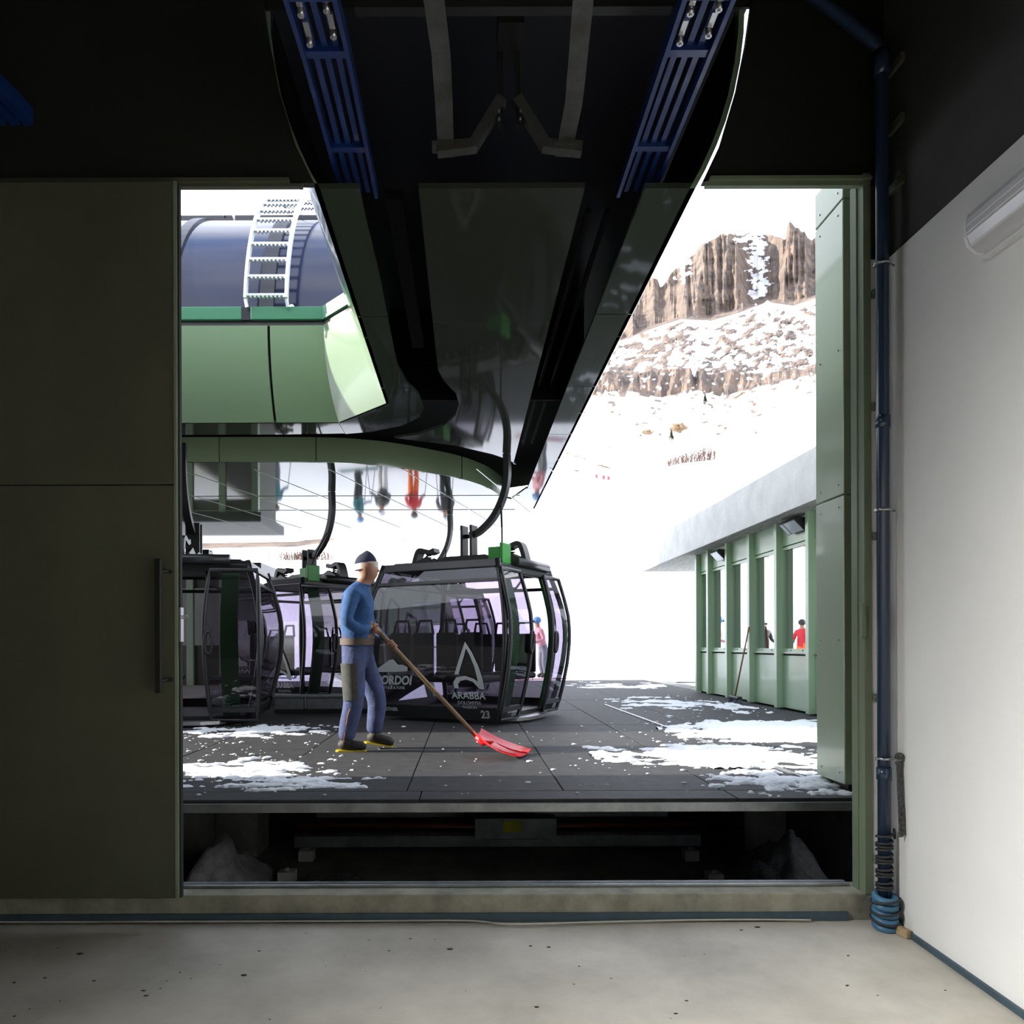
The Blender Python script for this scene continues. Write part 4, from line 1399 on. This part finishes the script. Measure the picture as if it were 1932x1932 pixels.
man = empty('person', (-1.06, 6.85, DECK))
tag(man, 'man in a blue sweater and dark beanie walking behind a red shovel', 'person')
YM = 6.85
P = lambda px, py, dy=0.0: at(px, py, YM) + Vector((0, dy, 0))
grip_r, grip_l = at(716, 1192, YM - 0.02), at(740, 1217, YM + 0.0)
hd0, hd1 = at(700, 1174, 6.87), at(903, 1394, 6.52)
axis = (hd1 - hd0).normalized()
grip_r = hd0 + axis * 0.10
grip_l = hd0 + axis * 0.30
Vb = {
    'pelvis': (P(674, 1226), (0.135, 0.155)), 'waist': (P(673, 1194), (0.152, 0.172)), 'chest': (P(673, 1150), (0.168, 0.20)), 'upper': (P(677, 1118), (0.13, 0.165)),
    'neck': (P(685, 1102), 0.075), 'neck2': (P(689, 1092), 0.070), 'jaw': (P(697, 1083), (0.104, 0.098)), 'head': (P(694, 1068), (0.128, 0.106)), 'crown': (P(692, 1055), (0.085, 0.08)),
    # right arm, nearer the garage
    'sh_r': (P(670, 1122, -0.165), 0.082), 'el_r': (P(660, 1174, -0.25), 0.062), 'fo_r': (P(690, 1190, -0.17), 0.05), 'wr_r': (grip_r + Vector((-0.075, -0.035, 0.035)), 0.030), 'pa_r': (grip_r + Vector((-0.035, -0.03, 0.018)), 0.030),
    # left arm
    'sh_l': (P(679, 1124, 0.17), 0.08), 'el_l': (P(694, 1178, 0.24), 0.05), 'fo_l': (P(716, 1196, 0.17), 0.04), 'wr_l': (grip_l + Vector((-0.06, 0.055, 0.045)), 0.030), 'pa_l': (grip_l + Vector((-0.03, 0.03, 0.025)), 0.030),
    # right leg carries the weight
    'hip_r': (P(668, 1246, -0.095), 0.118), 'th_r': (P(671, 1285, -0.10), 0.112), 'kn_r': (P(671, 1326, -0.10), 0.098), 'ca_r': (P(661, 1360, -0.10), 0.090), 'an_r': (P(655, 1396, -0.10), 0.078),
    # left leg swings forward
    'hip_l': (P(681, 1246, 0.095), 0.116), 'th_l': (P(696, 1284, 0.10), 0.110), 'kn_l': (P(711, 1322, 0.10), 0.096), 'ca_l': (P(706, 1354, 0.10), 0.088), 'an_l': (P(702, 1388, 0.10), 0.075),
}
Eb = [('pelvis', 'waist', 'trouser_blue'), ('waist', 'chest', 'sweater_blue'), ('chest', 'upper', 'sweater_blue'), ('upper', 'neck', 'sweater_blue'), ('neck', 'neck2', 'skin'), ('neck2', 'jaw', 'skin'), ('jaw', 'head', 'skin'), ('head', 'crown', 'skin'),
      ('upper', 'sh_r', 'sweater_blue'), ('sh_r', 'el_r', 'sweater_blue'), ('el_r', 'fo_r', 'sweater_blue'), ('fo_r', 'wr_r', 'sweater_blue'), ('wr_r', 'pa_r', 'skin'),
      ('upper', 'sh_l', 'sweater_blue'), ('sh_l', 'el_l', 'sweater_blue'), ('el_l', 'fo_l', 'sweater_blue'), ('fo_l', 'wr_l', 'sweater_blue'), ('wr_l', 'pa_l', 'skin'),
      ('pelvis', 'hip_r', 'trouser_blue'), ('hip_r', 'th_r', 'trouser_blue'), ('th_r', 'kn_r', 'trouser_blue'), ('kn_r', 'ca_r', 'trouser_blue'), ('ca_r', 'an_r', 'trouser_blue'),
      ('pelvis', 'hip_l', 'trouser_blue'), ('hip_l', 'th_l', 'trouser_blue'), ('th_l', 'kn_l', 'trouser_blue'), ('kn_l', 'ca_l', 'trouser_blue'), ('ca_l', 'an_l', 'trouser_blue')]
skin_body('body', Vb, Eb, man, 'pelvis')
hc = P(695, 1071)
head_parts(man, hc + Vector((0, 0, 0)), (1, 0.12, -0.12), (0, 0, 1))
# beanie with a white band
bt = P(692, 1060)
q = MB()
rows = []
for i in range(9):
    t = i / 8
    r = 0.107 * cos(t * pi / 2 * 0.97) ** 0.5
    rows.append([(bt.x - 0.006 + r * 1.0 * cos(a) - 0.01 * t, bt.y + r * 0.9 * sin(a), bt.z - 0.03 + 0.125 * t + 0.014 * cos(a)) for a in [2 * pi * k / 20 for k in range(21)]])
q.grid(rows)
be = q.build('beanie', 'beanie_navy', man)
q = MB()
q.grid([[(bt.x - 0.002 + 0.112 * cos(a), bt.y + 0.101 * sin(a), bt.z - 0.045 + zz + 0.014 * cos(a)) for a in [2 * pi * k / 20 for k in range(21)]] for zz in (-0.022, 0.0, 0.02, 0.034)])
q.build('white_band', 'beanie_white', be)
# belt, collar, pockets, seam piping
wc = P(674, 1206)
q = MB().grid([[(wc.x + 0.158 * cos(a), wc.y + 0.178 * sin(a), wc.z + zz) for a in [2 * pi * k / 24 for k in range(25)]] for zz in (-0.05, -0.03, 0.0, 0.012)])
q.build('belt', 'belt_brown', man)
q = MB().tube([(P(686, 1103).x + 0.062 * cos(a), YM + 0.065 * sin(a), P(686, 1103).z - 0.012 * cos(a)) for a in [2 * pi * k / 16 for k in range(16)]], 0.014, 6, closed=True)
q.build('collar', 'sweater_blue', man)
pk = P(669, 1278, -0.10)
rows = []
for i in range(6):
    t = i / 5
    c = P(669, 1250, -0.10).lerp(P(671, 1318, -0.10), t)
    rr_ = 0.122 - 0.014 * t
    rows.append([(c.x + rr_ * cos(a_), c.y + rr_ * sin(a_), c.z) for a_ in [R(212 + 12 * k) for k in range(8)]])
MB().shell(rows, (0.004, 0.006, 0)).build('leg_pocket', 'pocket_grey', man)
MB().tube([P(668, 1326, -0.183), P(662, 1345, -0.180), P(657, 1372, -0.172), P(653, 1398, -0.166)], 0.006, 5).build('seam_piping', 'piping_orange', man)
for (px, py, dy, tilt) in ((655, 1398, -0.10, 0), (701, 1389, 0.10, 9)):
    a = P(px, py, dy)
    zf = DECK if tilt == 0 else DECK + 0.035
    q = MB()
    q.tube([(a.x, a.y, a.z + 0.03), (a.x, a.y, zf + 0.075), (a.x + 0.03, a.y, zf + 0.058)], [0.058, 0.060, 0.052], 12)
    q.tube([(a.x - 0.065, a.y, zf + 0.055), (a.x - 0.02, a.y, zf + 0.062), (a.x + 0.07, a.y, zf + 0.056), (a.x + 0.15, a.y, zf + 0.047), (a.x + 0.185, a.y, zf + 0.04)], [0.032, 0.050, 0.046, 0.043, 0.02], 12)
    bo = q.build('boot', 'boot_dark', man)
    q = MB().prism([(a.x - 0.09, a.y - 0.025), (a.x - 0.06, a.y - 0.04), (a.x + 0.1, a.y - 0.044), (a.x + 0.175, a.y - 0.025), (a.x + 0.19, a.y), (a.x + 0.175, a.y + 0.025), (a.x + 0.1, a.y + 0.044), (a.x - 0.06, a.y + 0.04), (a.x - 0.09, a.y + 0.025)], zf + 0.002, zf + 0.016)
    so_ = q.build('sole', 'sole_yellow', bo)
    if tilt:
        rm = Matrix.Translation(Vector((a.x + 0.18, a.y, DECK + 0.01)) - origin_of(man)) @ Matrix.Rotation(R(tilt), 4, 'Y') @ Matrix.Translation(origin_of(man) - Vector((a.x + 0.18, a.y, zf)))
        for ob in (bo, so_):
            ob.data.transform(rm)
q = MB()
fingers(q, None, grip_r, axis, (-0.55, -0.75, 0.25))
q.build('hand', 'skin', man)
q = MB()
fingers(q, None, grip_l, axis, (-0.5, 0.75, 0.4))
q.build('hand', 'skin', man)
# shovel
sh = empty('snow_shovel', (hd1.x, hd1.y, DECK))
tag(sh, 'red plastic snow shovel on a long wooden handle, pushed along the mats', 'shovel')
MB().tube([hd0 - axis * 0.06, hd0, hd1 + axis * 0.05], [0.017, 0.0195, 0.0195], 10).build('handle', 'wood', sh)
base = hd1 + axis * 0.02
fx_ = Vector((0.93, -0.37, 0)).normalized()
sx_ = Vector((0.37, 0.93, 0))
rows = []
for i in range(9):
    t = i / 8
    c = Vector((base.x, base.y, 0)) + fx_ * (-0.03 + 0.43 * t)
    z = DECK + 0.012 + 0.15 * (1 - t) ** 1.8
    wdt = 0.10 + 0.12 * min(1, t * 1.6)
    rows.append([c + sx_ * (wdt * u) + Vector((0, 0, z + 0.055 * u * u * (1 - 0.5 * t))) for u in (-1, -0.75, -0.4, 0, 0.4, 0.75, 1)])
MB().shell(rows, (0, 0, 0.008)).build('blade', 'red_plastic', sh)
MB().tube([base - axis * 0.05, base + axis * 0.03, Vector((base.x, base.y, DECK + 0.12)) + fx_ * 0.12], [0.028, 0.03, 0.012], 10).build('socket', 'red_plastic', sh)
q = MB()
for u in (-0.55, 0.55):
    q.strip([Vector(r[3]) + sx_ * (u * 0.16) + Vector((0, 0, 0.016)) for r in rows[1:]], 0.012, 0.012, sx_)
q.build('blade_ribs', 'red_plastic', sh)


def skier(x, y, rz, jacket, pants, helmet, label, lean=0.0, sc=1.0, arm=0.3, poles=True):
    z0 = DECK - 0.06
    r = empty('person', (x, y, z0))
    tag(r, label, 'person', 'skiers waiting on the snow beyond the deck')
    c, s = cos(rz), sin(rz)
    def W(fx, sx, z):
        return Vector((x + (fx * c - sx * s) * sc, y + (fx * s + sx * c) * sc, z0 + z * sc))
    V = {'pelvis': (W(0, 0, 0.98), (0.15, 0.165)), 'chest': (W(0.05 + lean, 0, 1.28), (0.165, 0.19)), 'upper': (W(0.06 + lean, 0, 1.42), (0.13, 0.16)), 'neck': (W(0.07 + lean, 0, 1.53), 0.06), 'head': (W(0.09 + lean, 0, 1.65), (0.09, 0.08)), 'crown': (W(0.09 + lean, 0, 1.74), 0.065)}
    E = [('pelvis', 'chest', jacket), ('chest', 'upper', jacket), ('upper', 'neck', jacket), ('neck', 'head', 'skin'), ('head', 'crown', 'skin')]
    for k, sg in (('r', -1), ('l', 1)):
        V.update({'sh' + k: (W(0.05 + lean, sg * 0.18, 1.42), 0.085), 'el' + k: (W(0.0 + lean, sg * 0.28, 1.15), 0.065), 'wr' + k: (W(arm + lean, sg * 0.24, 1.08), 0.045), 'ha' + k: (W(arm + 0.09 + lean, sg * 0.23, 1.09), 0.05),
                  'hp' + k: (W(0, sg * 0.1, 0.88), 0.115), 'kn' + k: (W(0.05, sg * 0.11, 0.5), 0.085), 'an' + k: (W(-0.02, sg * 0.11, 0.16), 0.08), 'to' + k: (W(0.16, sg * 0.11, 0.09), 0.06)})
        E += [('upper', 'sh' + k, jacket), ('sh' + k, 'el' + k, jacket), ('el' + k, 'wr' + k, jacket), ('wr' + k, 'ha' + k, 'pants_black'),
              ('pelvis', 'hp' + k, pants), ('hp' + k, 'kn' + k, pants), ('kn' + k, 'an' + k, pants), ('an' + k, 'to' + k, 'boot_dark')]
    skin_body('body', V, E, r, 'pelvis', 1)
    hc_ = W(0.09 + lean, 0, 1.69)
    q = MB().ball(hc_ + Vector((0, 0, 0.035)), 0.125, (1, 1, 0.9), 2)
    q.build('helmet', helmet, r)
    MB().box(hc_ + Vector((-0.05, -0.05, -0.03)) + Vector((c, s, 0)) * 0.085, hc_ + Vector((0.05, 0.05, 0.03)) + Vector((c, s, 0)) * 0.085, bev=0.015).build('goggles', 'jacket_black', r)
    for sg in (-1, 1):
        a, b_ = W(-0.7, sg * 0.11, 0.02), W(0.85, sg * 0.11, 0.02)
        MB().bar(a, b_, 0.09, 0.03).bar(b_, W(0.98, sg * 0.11, 0.12), 0.08, 0.02).build('ski', jacket, r)
        if poles:
            MB().cyl(W(arm + 0.09 + lean, sg * 0.23, 1.15), W(arm + 0.2, sg * 0.3, 0.02), 0.012, 6).build('ski_pole', 'pants_black', r)
    return r


skier(2.25, 21.6, R(200), 'jacket_pink', 'pants_grey', 'helmet_blue', 'skier in a dusty pink jacket and blue helmet, seen through the open cabin doors', lean=0.12)
for i, (x, y, rz, j_, p_, h_, lab) in enumerate((
        (-1.75, 24.6, R(-60), 'jacket_red', 'pants_orange', 'helmet_black', 'skier with bright orange trousers and a red jacket standing behind the cabins'),
        (-2.7, 24.2, R(-120), 'jacket_black', 'pants_white', 'helmet_white', 'skier with white trousers and a black jacket standing behind the cabins'),
        (-0.7, 25.2, R(-90), 'jacket_black', 'pants_black', 'helmet_white', 'skier all in black under a white helmet standing behind the cabins'),
        (-3.7, 25.4, R(-20), 'jacket_teal', 'pants_black', 'helmet_blue', 'skier in a dark teal jacket standing behind the cabins'),
        (-6.0, 23.2, R(-40), 'jacket_teal', 'pants_grey', 'helmet_black', 'skier in a teal jacket and grey trousers farthest toward the sliding door side'))):
    skier(x, y, rz, j_, p_, h_, lab)

# ------------------------------------------------------------------ snow slopes and mountain
MPX = [-2200 + 60 * i for i in range(48)] + [680 + 20 * i for i in range(18)] + [1040 + 2.6 * i for i in range(200)] + [1560 + 12 * i for i in range(26)] + [1880 + 60 * i for i in range(26)]
C0 = [(-2200, 1080), (600, 1045), (900, 985), (1000, 935), (1060, 903), (1150, 893), (1190, 888), (1290, 867), (1340, 862), (1400, 850), (1541, 818), (1800, 770), (3500, 700)]
C1 = [(-2200, 1060), (600, 1030), (900, 900), (1000, 810), (1100, 745), (1130, 738), (1190, 736), (1225, 744), (1250, 749), (1300, 738), (1320, 736), (1360, 748), (1400, 738), (1470, 720), (1541, 706), (1700, 690), (3500, 640)]
C2 = [(-2200, 1055), (600, 1020), (900, 880), (1000, 780), (1100, 712), (1150, 700), (1190, 712), (1230, 700), (1270, 695), (1305, 694), (1312, 716), (1318, 692), (1345, 705), (1380, 700), (1420, 706), (1470, 702), (1541, 690), (1700, 660), (3500, 600)]
C3 = [(-2200, 1050), (600, 1000), (900, 830), (1000, 730), (1100, 665), (1150, 652), (1190, 638), (1215, 628), (1245, 616), (1290, 603), (1345, 606), (1400, 590), (1450, 571), (1500, 578), (1541, 564), (1700, 520), (3500, 560)]
C4 = [(-2200, 1045), (600, 960), (900, 760), (1000, 690), (1100, 655), (1150, 640), (1180, 600), (1200, 575), (1218, 540), (1228, 524), (1243, 528), (1248, 543), (1253, 541), (1270, 515), (1280, 506), (1300, 490), (1314, 480), (1318, 470), (1325, 462), (1336, 460), (1345, 454), (1355, 450), (1362, 443), (1375, 442), (1385, 443), (1400, 438), (1420, 438), (1450, 442), (1468, 448), (1476, 450), (1484, 456), (1487, 440), (1489, 424), (1493, 420), (1497, 423), (1503, 431), (1511, 433), (1514, 440), (1521, 439), (1526, 450), (1534, 456), (1541, 450), (1600, 470), (1700, 440), (1900, 430), (2300, 520), (3500, 700)]
verts, fac, rockw = [], [], []
bands = []
for k in range(5):
    bands.append(('flat', k / 5))
for k in range(26):
    bands.append(('near', k / 26))
for k in range(26):
    bands.append(('mid', k / 26))
for k in range(16):
    bands.append(('cliff', k / 16))
for k in range(44):
    bands.append(('apron', k / 44))
for k in range(71):
    bands.append(('peak', k / 70))
sstep = lambda a, c, v: max(0.0, min(1.0, (v - a) / (c - a)))
for kind, t in bands:
    for px in MPX:
        c0, c1, c2, c3, c4 = (interp(c, px) for c in (C0, C1, C2, C3, C4))
        n1 = fbm(px / 34.0, t * 0.6, 1.7, 4)
        rock = 0.0
        if kind == 'flat':
            Y = 20.0 + 12 * t
            u = (px - VX) / F
            verts.append((u * Y, Y, -1.03 + 0.02 * fbm(u * 30, Y)))
            rockw.append(0)
            continue
        if kind == 'near':
            Y = 32 + 48 * t
            y_flat = VY + 1.03 * F / 32
            py = y_flat + (c0 - y_flat) * (t ** 0.8)
        elif kind == 'mid':
            Y = 95 + 330 * t
            py = c0 + 7 * (1 - t) * (t < 0.02) + (c1 - c0) * t + 2.0 * fbm(px / 60, t * 5, 3) * t * (1 - t) * 4
            rk = fbm(px / 22, py / 7, 5.1, 4) + 0.35 * sstep(0.55, 1, t) - 0.35 * sstep(0.5, 0.1, t)
            rock = 0.8 * sstep(0.52, 0.62, rk)
        elif kind == 'cliff':
            py = c1 + (c2 - c1) * t
            n2 = noise.ridged_multi_fractal(Vector((px / 26, py / 90, 2.0)), 0.9, 2.1, 5, 0.9, 2.0)
            Y = 425 + 22 * t - 8 * n2
            rock = 0.95 - 0.8 * sstep(0.30, 0.5, fbm(px / 12, py / 9, 8, 3))
        elif kind == 'apron':
            py = c2 + (c3 - c2) * t
            hb = fbm(px / 15 + py / 34, py / 9, 9.3, 5)
            Y = 450 + 330 * t - 16 * hb
            ledge = 0.55 * math.exp(-((py - (c3 + 46 + 10 * sin(px / 30))) / 9) ** 2) if px < 1310 else 0
            rk = hb + 0.5 * fbm(px / 9 + py / 20, py / 4.5, 4.4, 3) + ledge - 0.55 * sstep(0.80, 1.0, t) - (0.45 * math.exp(-((px - 1300 - (720 - py) * 0.4) / 16) ** 2))
            rock = 0.95 * sstep(-0.02, 0.16, rk)
        else:
            tt = t
            py = c3 + (c4 - c3) * tt
            n2 = noise.ridged_multi_fractal(Vector((px / 42, py / 420, 0.4)), 0.95, 2.15, 6, 0.85, 2.0)
            n3 = noise.ridged_multi_fractal(Vector((px / 15, py / 260, 7.4)), 1.0, 2.1, 4, 0.9, 2.0)
            Y = 900 + 130 * tt - (52 * n2 + 18 * n3 - 7 * fbm(px / 60, py / 22, 3, 4)) * sstep(0, 0.06, tt) - 90 * (1 - sstep(0, 0.06, tt))
            # broad recessed snowy gully and shelves
            gl = math.exp(-((px - 1432 - (py - 500) * 0.05) / 30) ** 2) * sstep(600, 560, py)
            sh_ = math.exp(-((px - 1292 + (py - 520) * 0.25) / 22) ** 2) * sstep(560, 535, py)
            tp = math.exp(-((px - 1420) / 55) ** 2) * sstep(0.72, 0.9, tt)
            Y += 110 * gl + 30 * sh_
            sn = max(0.72 * gl, 0.62 * sh_, 0.75 * tp) + 0.30 * fbm(px / 9, py / 5, 2.2, 4) + 0.25 * fbm(px / 30, py / 6, 6.2, 3)
            rock = 1.0 - sstep(0.42, 0.75, sn)
        Yc = Y
        verts.append(((px - VX) / F * Yc, Yc, (VY - py) / F * Yc))
        rockw.append(rock)
nc = len(MPX)
for r in range(len(bands) - 1):
    for c in range(nc - 1):
        i = r * nc + c
        fac.append((i, i + 1, i + 1 + nc, i + nc))
# back side of the mountain
base_i = len(verts)
for c, px in enumerate(MPX):
    v = verts[(len(bands) - 1) * nc + c]
    verts.append((v[0] * 1.4, v[1] * 1.4, -5))
    rockw.append(1)
for c in range(nc - 1):
    i = (len(bands) - 1) * nc + c
    fac.append((i, i + 1, base_i + c + 1, base_i + c))
me = bpy.data.meshes.new('mountain')
me.from_pydata(verts, [], fac)
at_ = me.attributes.new('rock', 'FLOAT', 'POINT')
at_.data.foreach_set('value', rockw)
for p in me.polygons:
    p.use_smooth = False
m = bpy.data.materials.new('mountain')
m.use_nodes = True
t = m.node_tree
bs = t.nodes['Principled BSDF']
bs.inputs['Roughness'].default_value = 0.95
bs.inputs['Specular IOR Level'].default_value = 0.1
an = t.nodes.new('ShaderNodeAttribute')
an.attribute_name = 'rock'
tcn = t.nodes.new('ShaderNodeTexCoord')
def nz(scale, st, det=6):
    mp = t.nodes.new('ShaderNodeMapping')
    mp.inputs['Scale'].default_value = st
    t.links.new(tcn.outputs['Object'], mp.inputs['Vector'])
    n_ = t.nodes.new('ShaderNodeTexNoise')
    n_.inputs['Scale'].default_value = scale
    n_.inputs['Detail'].default_value = det
    n_.inputs['Roughness'].default_value = 0.7
    t.links.new(mp.outputs[0], n_.inputs['Vector'])
    return n_
nv = nz(0.07, (1, 1, 0.18))
nh = nz(0.10, (0.25, 0.25, 1))
rr = t.nodes.new('ShaderNodeValToRGB')
ee = rr.color_ramp.elements
ee[0].position, ee[0].color = 0.36, (0.060, 0.057, 0.060, 1)
ee[1].position, ee[1].color = 0.64, (0.245, 0.178, 0.132, 1)
e2 = ee.new(0.5)
e2.color = (0.155, 0.122, 0.102, 1)
mn = t.nodes.new('ShaderNodeMath')
mn.operation = 'MULTIPLY_ADD'
mn.inputs[1].default_value = 0.65
t.links.new(nv.outputs['Fac'], mn.inputs[0])
mh = t.nodes.new('ShaderNodeMath')
mh.operation = 'MULTIPLY'
mh.inputs[1].default_value = 0.35
t.links.new(nh.outputs['Fac'], mh.inputs[0])
t.links.new(mh.outputs[0], mn.inputs[2])
t.links.new(mn.outputs[0], rr.inputs['Fac'])
nf = nz(0.22, (1, 1, 1.6), 5)
ad_ = t.nodes.new('ShaderNodeMath')
ad_.operation = 'MULTIPLY_ADD'
ad_.inputs[1].default_value = 1.1
t.links.new(nf.outputs['Fac'], ad_.inputs[0])
sb_ = t.nodes.new('ShaderNodeMath')
sb_.operation = 'SUBTRACT'
sb_.inputs[1].default_value = 0.55
t.links.new(an.outputs['Fac'], sb_.inputs[0])
t.links.new(sb_.outputs[0], ad_.inputs[2])
st_ = t.nodes.new('ShaderNodeMapRange')
st_.inputs['From Min'].default_value = 0.40
st_.inputs['From Max'].default_value = 0.56
t.links.new(ad_.outputs[0], st_.inputs['Value'])
mxr = t.nodes.new('ShaderNodeMix')
mxr.data_type = 'RGBA'
t.links.new(st_.outputs['Result'], mxr.inputs[0])
mxr.inputs[6].default_value = (0.88, 0.90, 0.94, 1)
t.links.new(rr.outputs['Color'], mxr.inputs[7])
t.links.new(mxr.outputs[2], bs.inputs['Base Color'])
mo = link('mountain', me, m)
tag(mo, 'snowy slope rising to tan rock cliffs and a pinnacle', kind='structure')
b = MB()
b.box((-80, -20, -1.6), (-9.05, 20.2, -1.06)); b.box((5.45, 4.5, -1.6), (80, 20.2, -1.06)); b.box((-80, 20.0, -1.6), (80, 33, -1.10))
tag(b.build('snow_ground', 'snow'), kind='structure')


def on_slope(px, py, Y):
    return at(px, py, Y)


rn = random.Random(4)
def rock_lump(name, p, r, sc, lab, seed):
    bm = bmesh.new()
    bmesh.ops.create_icosphere(bm, subdivisions=3, radius=1)
    for v in bm.verts:
        n_ = v.co.normalized()
        k = 1 + 0.55 * noise.fractal(n_ * 1.6 + Vector((seed, 0, 0)), 1, 2, 4)
        v.co = Vector((n_.x * sc[0], n_.y * sc[1], n_.z * sc[2])) * r * k
    for f in bm.faces:
        f.smooth = False
    me_ = bpy.data.meshes.new(name)
    bm.to_mesh(me_)
    bm.free()
    o = link(name, me_, 'rock_brown')
    o.location = p
    return tag(o, lab, 'boulder', 'boulders on the snow slope')


rock_lump('boulder', at(1281, 809, 178), 1.45, (1.15, 1, 0.75), 'larger brown boulder sticking out of the snow slope beside a small fir', 2)
rock_lump('boulder', at(1222, 817, 175), 0.9, (1.3, 1, 0.55), 'low smaller boulder on the snow slope toward the terminal edge', 6)


def fir(px, py, Y, h, lab, seed):
    rg = random.Random(seed)
    p = at(px, py, Y)
    r = empty('fir_tree', p)
    tag(r, lab, 'tree', 'small firs on the snow slope')
    MB().tube([(0, 0, -0.3), (0, 0, h * 0.9)], [h * 0.035, h * 0.01], 6).build('trunk', 'rock_brown', r, True)
    q = MB()
    for k in range(170):
        t_ = rg.random() ** 0.8
        z = h * (0.12 + 0.86 * t_)
        rad = h * 0.36 * (1 - t_) ** 0.85 * rg.uniform(0.55, 1.1) + 0.02 * h
        a = rg.uniform(0, 2 * pi)
        tip = Vector((rad * cos(a), rad * sin(a), z - rad * 0.35))
        base_ = Vector((0, 0, z))
        sd_ = Vector((-sin(a), cos(a), 0)) * h * 0.06
        q.poly([base_, (base_ + tip) / 2 + sd_, tip, (base_ + tip) / 2 - sd_])
        q.poly([base_, (base_ + tip) / 2 + Vector((0, 0, h * 0.03)), tip, (base_ + tip) / 2 - Vector((0, 0, h * 0.03))])
    q.build('foliage', 'conifer', r, True)
    return r


fir(1268, 833, 170, 2.6, 'small fir just below the larger brown boulder', 1)
fir(1428, 831, 165, 1.9, 'small fir standing alone on the snow toward the green column', 2)
fir(1332, 764, 330, 4.6, 'small fir highest on the slope under the lower cliffs', 3)
q = MB()
for k in range(260):
    px = rn.uniform(1262, 1350)
    py = interp(C0, px) + 1.5
    p = at(px, py, 84 + rn.uniform(-2, 4))
    h_ = rn.uniform(0.25, 1.0) * (0.5 + 0.9 * (px - 1262) / 88)
    q.bar(p - Vector((0, 0, 0.4)), p + Vector((rn.uniform(-0.3, 0.3), 0, h_)), 0.035, 0.03)
tag(q.build('bush_strip', 'bush_brown'), 'strip of bare reddish bushes along the crest of the near snow hill', 'bush', kind='stuff')
q = MB()
for k in range(150):
    px = rn.gauss(580, 26)
    p = at(px, 1049, 62 + rn.uniform(-1, 2))
    q.bar(p - Vector((0, 0, 0.3)), p + Vector((rn.uniform(-0.2, 0.2), 0, rn.uniform(0.1, 0.45))), 0.05, 0.04)
tag(q.build('bush_strip', 'bush_brown'), 'low patch of pale brown scrub on the snow above the half-hidden cabin', 'bush', kind='stuff')
q = MB()
for px0, py0, px1, py1, Y in ((1105, 752, 1122, 741, 300), (1118, 742, 1136, 748, 300), (1150, 744, 1160, 747, 320), (1072, 857, 1104, 867, 110), (1128, 878, 1138, 880, 100), (1140, 881, 1150, 884, 100), (1086, 888, 1092, 889, 100), (1388, 752, 1402, 745, 330), (1396, 747, 1406, 742, 330), (1430, 787, 1437, 784, 260), (1357, 806, 1364, 802, 190), (1368, 812, 1372, 808, 190), (1215, 800, 1222, 799, 200), (1327, 799, 1334, 798, 200)):
    for k in range(5):
        t_ = k / 4
        p = at(px0 + (px1 - px0) * t_, py0 + (py1 - py0) * t_ + rn.uniform(-0.8, 0.8), Y)
        q.ball(p, 0.0022 * Y * rn.uniform(0.5, 1.0), (1.3, 1, 0.55), 1)
tag(q.build('rock_streaks', 'rock_brown'), 'dark rock streaks poking through the snow slope', 'rock', kind='stuff')
fb = empty('barrier_tape', at(1138, 912, 66))
tag(fb, 'red and white barrier band stretched on the near snow hill', 'barrier')
tz = [at(1124 + 4.6 * k, 902.5 + 0.75 * k, 66) for k in range(8)]
for k in range(7):
    MB().plate([tz[k], tz[k + 1], tz[k + 1] + Vector((0, 0, 0.34)), tz[k] + Vector((0, 0, 0.34))], (0, 0.02, 0)).build('band', 'banner_red' if k in (0, 3, 5) else 'banner_white', fb)
for p in (tz[0], tz[-1]):
    MB().cyl(p - Vector((0, 0, 0.9)), p + Vector((0, 0, 0.4)), 0.03, 6).build('stake', 'banner_white', fb)
